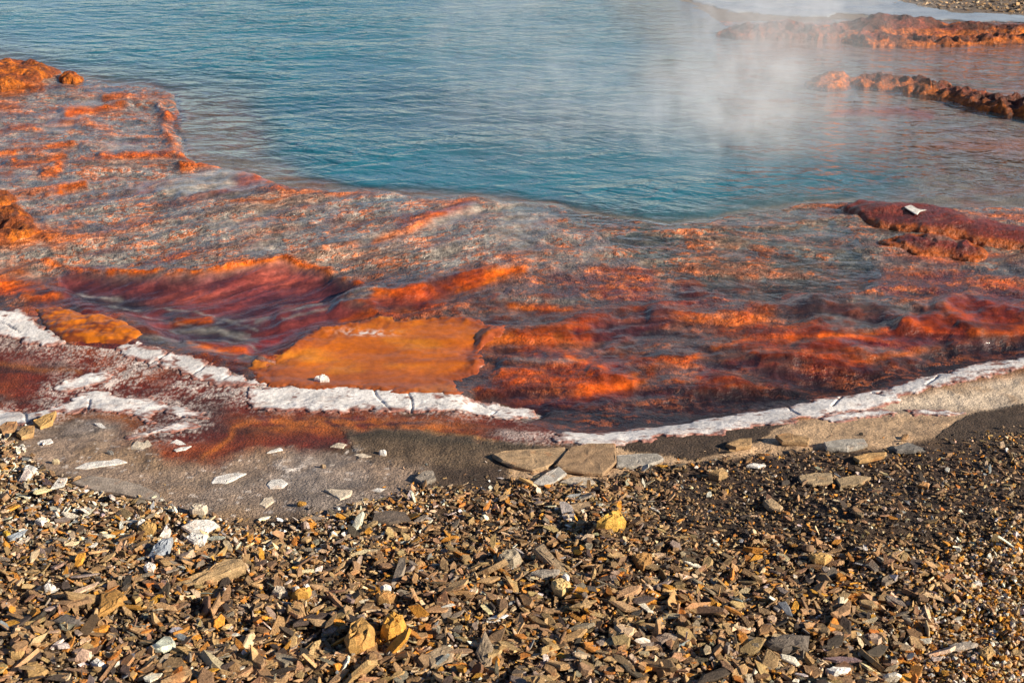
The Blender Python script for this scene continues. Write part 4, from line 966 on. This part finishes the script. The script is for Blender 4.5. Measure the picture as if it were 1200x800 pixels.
PAL = np.array([(.24, .145, .075), (.46, .285, .135), (.27, .215, .165), (.065, .048, .036), (.76, .68, .57), (.58, .26, .035), (.25, .26, .265), (.34, .205, .095), (.46, .185, .035), (.60, .44, .27)])
NAMES = ['brown', 'tan', 'grey', 'dark', 'white', 'ochre', 'blue grey', 'brown', 'rusty', 'cream']
def pick_colors(u, v, r):
    n = len(u)
    w = np.tile(np.array([3.2, 3.6, 1.3, 1.1, .35, .7, .2, 2.6, .75, 1.1]), (n, 1))
    ul = sstep(620, 260, u) * sstep(660, 600, v)
    w[:, 4] += 4.2 * ul; w[:, 9] += 3.5 * ul; w[:, 6] += .9 * ul
    dk = sstep(700, 820, u) * sstep(650, 590, v)
    w[:, 3] += 4.5 * dk; w[:, 0] += 3 * dk; w[:, 1] *= 1 - .5 * dk
    gd = sstep(1060, 1150, u + 0.35 * (v - 700)) * sstep(600, 680, v)
    w[:, 5] += 6 * gd; w[:, 9] += 8 * gd; w[:, 4] += 3 * gd; w[:, 2] *= 1 - .8 * gd; w[:, 3] *= 1 - .6 * gd
    oc = np.clip(sstep(0.05, 0.5, fbm(u / 160, v / 60, 1, 3, 210)), 0, 1) * sstep(610, 660, v)
    w[:, 5] += 1.6 * oc; w[:, 8] += 1.2 * oc; w[:, 1] += 3 * oc
    w[:, 2] += .5 * sstep(700, 780, v)
    c = np.cumsum(w, 1); c /= c[:, -1:]
    k = (r.uniform(0, 1, (n, 1)) > c).sum(1)
    col = PAL[k] * r.uniform(.72, 1.28, (n, 1)) * (1 + r.normal(0, .05, (n, 3)))
    return k, np.clip(col, 0.01, .85)

def rot_mats(yaw, pit, roll):
    cy, sy, cp, sp_, cr, sr = np.cos(yaw), np.sin(yaw), np.cos(pit), np.sin(pit), np.cos(roll), np.sin(roll)
    M = np.empty((len(yaw), 3, 3))
    M[:, 0, 0] = cy * cp; M[:, 0, 1] = cy * sp_ * sr - sy * cr; M[:, 0, 2] = cy * sp_ * cr + sy * sr
    M[:, 1, 0] = sy * cp; M[:, 1, 1] = sy * sp_ * sr + cy * cr; M[:, 1, 2] = sy * sp_ * cr - cy * sr
    M[:, 2, 0] = -sp_; M[:, 2, 1] = cp * sr; M[:, 2, 2] = cp * cr
    return M

acc_v, acc_c, acc_l, acc_n = [], [], [], []; base_i = 0
def emit(protos, x, y, z, scale, stretch, M, col):
    global base_i
    which = rng.integers(0, len(protos), len(x))
    for pi, (Vv, F) in enumerate(protos):
        s = np.where(which == pi)[0]
        if not len(s): continue
        L = Vv[None] * scale[s][:, None, None]
        L = L * np.stack([stretch[s], 1 / np.sqrt(stretch[s]), np.ones(len(s))], 1)[:, None, :]
        Wv = np.einsum('nij,nkj->nki', M[s], L) + np.stack([x[s], y[s], z[s]], 1)[:, None, :]
        nv = len(Vv)
        fl = np.array([i for f in F for i in f]); fn = np.array([len(f) for f in F])
        acc_v.append(Wv.reshape(-1, 3)); acc_c.append(np.repeat(col[s], nv, 0))
        acc_l.append((fl[None] + (base_i + np.arange(len(s)) * nv)[:, None]).ravel())
        acc_n.append(np.tile(fn, len(s))); base_i += nv * len(s)

def bank_ok(u, v, soft=3):
    return sdf(u, v, BANK) + rng.normal(0, soft, len(u)) > 0

# fine grit
x, y = scatter(66000); u, v = chart(x, y)
fine = sstep(680, 820, u) * sstep(690, 600, v)
gold = sstep(1060, 1150, u + 0.35 * (v - 700)) * sstep(600, 680, v)
k = bank_ok(u, v, 4) & (rng.uniform(0, 1, len(u)) < 1 - .45 * fine); x, y, u, v, gold = x[k], y[k], u[k], v[k], gold[k]
_, col = pick_colors(u, v, rng)
n = len(x); s = rng.lognormal(math.log(.0075), .32, n)
z = ground_z(x, y) + rng.uniform(0, .012, n)
emit(SML, x, y, z, s, rng.uniform(.9, 1.5, n), rot_mats(rng.uniform(0, 6.28, n), rng.normal(0, .5, n), rng.normal(0, .5, n)), col)
# golden pebbles, lower right
x, y = scatter(60000, 600, 890, 1000, 1390); u, v = chart(x, y)
gold = sstep(1060, 1150, u + 0.35 * (v - 700)) * sstep(600, 680, v)
k = rng.uniform(0, 1, len(u)) < gold * .8
x, y, u, v = x[k], y[k], u[k], v[k]; _, col = pick_colors(u, v, rng); n = len(x)
emit(SML, x, y, ground_z(x, y) + rng.uniform(.004, .02, n), rng.lognormal(math.log(.0095), .25, n), rng.uniform(.9, 1.3, n),
     rot_mats(rng.uniform(0, 6.28, n), rng.normal(0, .5, n), rng.normal(0, .5, n)), col)
# medium chips
x, y = scatter(32000); u, v = chart(x, y)
fine = sstep(700, 840, u + 60 * fbm(x, y, 1.5, 3, 220)) * sstep(690, 610, v + 25 * fbm(x, y, 1.5, 3, 221))
gold = sstep(1060, 1150, u + 0.35 * (v - 700)) * sstep(600, 680, v)
dens = (1 - .72 * fine) * (1 - .9 * gold) * (0.55 + 0.6 * sstep(-.4, .4, fbm(x, y, 2.2, 3, 222)))
k = bank_ok(u, v) & (rng.uniform(0, 1, len(u)) < dens)
x, y, u, v, fine = x[k], y[k], u[k], v[k], fine[k]
_, col = pick_colors(u, v, rng); n = len(x)
s = rng.lognormal(math.log(.0148), .42, n) * (0.8 + .35 * sstep(600, 780, v)) * (1 - .25 * fine)
steep = rng.uniform(0, 1, n) < .22
pit = np.where(steep, rng.normal(0, .7, n), rng.normal(0, .24, n)); rol = np.where(steep, rng.normal(0, .7, n), rng.normal(0, .24, n))
emit(MED, x, y, ground_z(x, y) + .003 + s * np.where(steep, .35, .16) + rng.uniform(0, .011, n), s, rng.uniform(.9, 2.1, n), rot_mats(rng.uniform(0, 6.28, n), pit, rol), col)
# chips strayed on to the mud edge and the far bank
x, y = scatter(6500, 500, 625); u, v = chart(x, y)
e = sdf(u, v, BANK); k = (e < 0) & (rng.uniform(0, 1, len(u)) < .55 * np.exp(e / 7)); x, y, u, v = x[k], y[k], u[k], v[k]
_, col = pick_colors(u, v, rng); n = len(x); s = rng.lognormal(math.log(.009), .4, n)
emit(MED, x, y, ground_z(x, y) + .002 + s * .15, s, rng.uniform(.9, 1.8, n), rot_mats(rng.uniform(0, 6.28, n), rng.normal(0, .2, n), rng.normal(0, .2, n)), col)
xf = rng.uniform(3.0, 9, 9000); yf = rng.uniform(14.0, 19, 9000); uf, vf = chart(xf, yf)
k = sdf(uf, vf, FARB) + rng.normal(0, 1, len(uf)) > 0; xf, yf = xf[k], yf[k]; n = len(xf)
col = PAL[rng.choice([0, 1, 2, 3, 7, 9], n)] * rng.uniform(.7, 1.3, (n, 1)); s = rng.lognormal(math.log(.02), .4, n)
emit(MED, xf, yf, ground_z(xf, yf) + s * .2, s, rng.uniform(.9, 1.8, n), rot_mats(rng.uniform(0, 6.28, n), rng.normal(0, .3, n), rng.normal(0, .3, n)), col)
# large chips: the largest in view become things of their own
x, y = scatter(3400); u, v = chart(x, y)
fine = sstep(700, 840, u) * sstep(690, 610, v); gold = sstep(1060, 1150, u + 0.35 * (v - 700)) * sstep(600, 680, v)
k = bank_ok(u, v, 1) & (rng.uniform(0, 1, len(u)) < (1 - .85 * fine) * (1 - .93 * gold))
x, y, u, v = x[k], y[k], u[k], v[k]
hit = np.zeros(len(x), bool)
for poly, *_ in named + slabs:
    hit |= sdf(u, v, poly) > -7
x, y, u, v = x[~hit], y[~hit], u[~hit], v[~hit]
kind, col = pick_colors(u, v, rng); n = len(x)
s = np.clip(rng.lognormal(math.log(.024), .30, n), .015, .05) * (0.68 + .45 * sstep(590, 770, v))
stc = rng.uniform(.9, 1.9, n)
steep = rng.uniform(0, 1, n) < .18
pit = np.where(steep, rng.normal(0, .6, n), rng.normal(.04, .2, n)); rol = np.where(steep, rng.normal(0, .6, n), rng.normal(0, .2, n))
yaw = rng.uniform(0, 6.28, n)
z = ground_z(x, y) + .009 + s * np.where(steep, .3, .16) + rng.uniform(0, .010, n)
vis = (u > 8) & (u < 1192) & (v > 510) & (v < 792)
app = np.where(vis, s * np.sqrt(stc) / (y * CP + CAM_H * SP), 0)
order = np.argsort(-app); pickn = order[:235]
rest = np.setdiff1d(np.arange(n), pickn)
M = rot_mats(yaw, pit, rol)
emit(BIG, x[rest], y[rest], z[rest], s[rest], stc[rest], M[rest], col[rest])
allv = np.concatenate(acc_v); allc = np.concatenate(acc_c); alll = np.concatenate(acc_l); alln = np.concatenate(acc_n)
starts = np.concatenate([[0], np.cumsum(alln)[:-1]])
gravel = mesh_from('gravel', allv, alll, starts, M_chip, {'base': allc}, False)
tag(gravel, 'loose brown, tan and grey shale chips and grit covering the bank', 'gravel', kind='stuff')

# separate large chips, each told apart by its colour and by the marked stone it lies next to
chip_me = []
for i, (Vv, F) in enumerate(BIG):
    l = [a for f in F for a in f]; st_ = np.cumsum([0] + [len(f) for f in F[:-1]])
    o = mesh_from('shale_chip', Vv, l, st_, M_stone, None, False); chip_me.append(o.data); bpy.data.objects.remove(o)
from mathutils import Matrix
LMU = np.array([[a, b] for a, b, _ in landmarks]); used = {}
ORD = 'first second third fourth fifth sixth seventh eighth ninth tenth eleventh twelfth thirteenth fourteenth fifteenth sixteenth'.split()
rec = []
for i in pickn:
    dx_, dy_ = u[i] - LMU[:, 0], (v[i] - LMU[:, 1]) * 1.4
    j = int(np.argmin(dx_ ** 2 + dy_ ** 2)); a, b = dx_[j], dy_[j]
    rel = ('right of' if a > 0 else 'left of') if abs(a) > abs(b) else ('below' if b > 0 else 'above')
    rec.append((j, rel, NAMES[kind[i]], float(np.hypot(a, b)), i))
rec.sort(key=lambda r: (r[0], r[1], r[2], r[3]))
for (j, rel, cn, d_, i) in rec:
    kx = used.get((j, rel, cn), 0); used[(j, rel, cn)] = kx + 1
    form = 'slender' if stc[i] > 1.45 else 'broad' if stc[i] < 1.15 else 'angular'
    o = bpy.data.objects.new('shale_chip', chip_me[int(i) % len(chip_me)]); COL.objects.link(o)
    sx = s[i] * stc[i]; sy = s[i] / math.sqrt(stc[i])
    o.matrix_world = Matrix.Translation((x[i], y[i], z[i])) @ Matrix(M[i].tolist()).to_4x4() @ Matrix.Diagonal((sx, sy, s[i], 1))
    o.color = (*[float(q) for q in col[i]], 1)
    tag(o, f'{form} {cn} shale chip, {ORD[kx]} {cn} one {rel} {landmarks[j][2]}', 'shale chip', 'large shale chips on the bank')

# ------------------------------------------------------------------ steam over the pool
def steam():
    t = NT('steam'); p = t.geo()
    s = t.n('SeparateXYZ', Vector=p).outputs
    X, Y, Z = s[0], s[1], s[2]
    X = t.math('ADD', X, t.math('MULTIPLY', t.math('SUBTRACT', t.noise(t.mapping(p, (1, 1, .7)), 1.1, 3, .5), 0.5), 1.5))
    def gauss(val, c, w):
        q = t.math('DIVIDE', t.math('SUBTRACT', val, c), w)
        return t.math('EXPONENT', t.math('MULTIPLY', t.math('MULTIPLY', q, q), -1.0))
    # main plume, leaning right as it rises; faint plume in the middle
    cx = t.math('ADD', 1.68, t.math('MULTIPLY', Z, 0.22))
    pl1 = t.math('MULTIPLY', gauss(X, cx, 0.6), gauss(Y, 10.6, 0.9))
    pl2 = t.math('MULTIPLY', gauss(X, t.math('ADD', 0.15, t.math('MULTIPLY', Z, 0.06)), 0.75), gauss(Y, 10.6, 0.9))
    pl3 = t.math('MULTIPLY', gauss(X, 2.9, 0.9), gauss(Y, 12.2, 0.7))
    low_l = t.math('MULTIPLY', t.math('MULTIPLY', gauss(X, 1.25, 0.9), gauss(Y, 10.4, 0.8)), t.ramp(Z, 0.75, 0.1))
    pl1 = t.math('ADD', t.math('MULTIPLY', pl1, 0.75), t.math('MULTIPLY', low_l, 0.55))
    pl = t.math('ADD', t.math('ADD', t.math('MULTIPLY', pl1, 1.0), t.math('MULTIPLY', pl2, 0.26)), t.math('MULTIPLY', pl3, 0.05))
    w = t.noise(t.mapping(p, (1.1, 1.1, 0.85), (0, R(-14), 0)), 2.3, 6, 0.6, 1.6)
    w = t.math('POWER', t.ramp(w, 0.26, 0.76), 1.9)
    low = t.ramp(Z, 0.0, 0.12)
    top = t.ramp(Z, 2.3, 1.2)
    d = t.math('MULTIPLY', t.math('MULTIPLY', pl, w), t.math('MULTIPLY', low, top))
    d = t.math('MULTIPLY', d, 2.1)
    v = t.n('VolumePrincipled', Color=(0.97, 0.975, 1.0, 1), Density=d, Anisotropy=-0.3)
    m = t.out(v.outputs[0], True)
    x0, x1, y0, y1, z0, z1 = -2.0, 5.0, 8.9, 13.4, 0.02, 2.35
    Vv = [(x0, y0, z0), (x1, y0, z0), (x1, y1, z0), (x0, y1, z0), (x0, y0, z1), (x1, y0, z1), (x1, y1, z1), (x0, y1, z1)]
    F = [(0, 3, 2, 1), (4, 5, 6, 7), (0, 1, 5, 4), (1, 2, 6, 5), (2, 3, 7, 6), (3, 0, 4, 7)]
    o = mesh_from('steam', Vv, [i for f in F for i in f], np.arange(6) * 4, m, None, False)
    tag(o, 'white steam drifting up from the right side of the pool', 'steam', kind='stuff')
steam()

# ------------------------------------------------------------------ light, sky, camera
SUN_EL, SUN_AZ = 24.5, -21.0            # azimuth measured from +x towards +y
w = bpy.data.worlds.new('World'); sc.world = w; w.use_nodes = True
nt = w.node_tree; nt.nodes.clear()
sky = nt.nodes.new('ShaderNodeTexSky'); sky.sky_type = 'NISHITA'; sky.sun_disc = False
sky.sun_elevation = R(SUN_EL); sky.sun_rotation = R(90 - SUN_AZ)
bg = nt.nodes.new('ShaderNodeBackground'); bg.inputs[1].default_value = 0.05; sky.dust_density = 0.0; sky.ozone_density = 5.0; sky.air_density = 0.75
wo = nt.nodes.new('ShaderNodeOutputWorld')
def wn(typ, **kw):
    nd = nt.nodes.new('ShaderNode' + typ)
    for k, v in kw.items():
        if k[0] == '_': setattr(nd, k[1:], v)
        elif hasattr(v, 'links'): nt.links.new(v, nd.inputs[int(k[1:]) if k[1:].isdigit() else k])
        else: nd.inputs[int(k[1:]) if k[1:].isdigit() else k].default_value = v
    return nd
# unseen bright cloud bank beyond the pool, added for sheen on the wet surfaces
gd = wn('TexCoord').outputs['Generated']; gs_ = wn('SeparateXYZ', Vector=gd).outputs
c_lo = wn('MapRange', _interpolation_type='SMOOTHSTEP', Value=gs_[2], i1=0.02, i2=0.12).outputs[0]
c_hi = wn('MapRange', _interpolation_type='SMOOTHSTEP', Value=gs_[2], i1=0.62, i2=0.22).outputs[0]
c_y = wn('MapRange', _interpolation_type='SMOOTHSTEP', Value=gs_[1], i1=0.1, i2=0.7).outputs[0]
cn_ = wn('TexNoise', Vector=wn('Mapping', Vector=gd, Scale=(1, 1, 2.2)).outputs[0], Scale=2.6, Detail=5.0, Roughness=0.6).outputs['Fac']
c_n = wn('MapRange', _interpolation_type='SMOOTHSTEP', Value=cn_, i1=0.40, i2=0.62).outputs[0]
cm = wn('Math', _operation='MULTIPLY', i0=wn('Math', _operation='MULTIPLY', i0=c_lo, i1=c_hi).outputs[0], i1=wn('Math', _operation='MULTIPLY', i0=c_y, i1=c_n).outputs[0]).outputs[0]
cmx = nt.nodes.new('ShaderNodeMix'); cmx.data_type = 'RGBA'
nt.links.new(cm, cmx.inputs[0]); nt.links.new(sky.outputs[0], cmx.inputs[6]); cmx.inputs[7].default_value = (7.0, 8.4, 10.0, 1)
nt.links.new(cmx.outputs[2], bg.inputs[0]); nt.links.new(bg.outputs[0], wo.inputs[0])
sl = bpy.data.lights.new('sun', 'SUN'); sl.energy = 5.0; sl.angle = R(0.5); sl.color = (1.0, 0.88, 0.70)
so = bpy.data.objects.new('sun', sl); COL.objects.link(so)
from mathutils import Vector
dirv = Vector((math.cos(R(SUN_EL)) * math.cos(R(SUN_AZ)), math.cos(R(SUN_EL)) * math.sin(R(SUN_AZ)), math.sin(R(SUN_EL))))
so.rotation_euler = dirv.to_track_quat('Z', 'Y').to_euler(); so.location = dirv * 30
cam = bpy.data.cameras.new('camera'); cam.lens = LENS; cam.sensor_width = SENS; cam.clip_end = 2000; cam.clip_start = 0.05
co = bpy.data.objects.new('camera', cam); COL.objects.link(co)
co.location = (0, 0, CAM_H); co.rotation_euler = (R(90) - PITCH, 0, 0)
cam.dof.use_dof = True; cam.dof.focus_distance = 6.6; cam.dof.aperture_fstop = 9.0
sc.camera = co
vs_ = sc.view_settings
vs_.view_transform = 'Standard'; vs_.look = 'None'; vs_.exposure = 0.82; vs_.gamma = 1; vs_.use_curve_mapping = False
cy = sc.cycles
cy.use_denoising = True
try: cy.denoiser = 'OPENIMAGEDENOISE'
except Exception: pass
cy.max_bounces = 6; cy.volume_bounces = 3; cy.transparent_max_bounces = 12; cy.caustics_reflective = False; cy.caustics_refractive = False
cy.volume_step_rate = 1.0; cy.volume_max_steps = 128
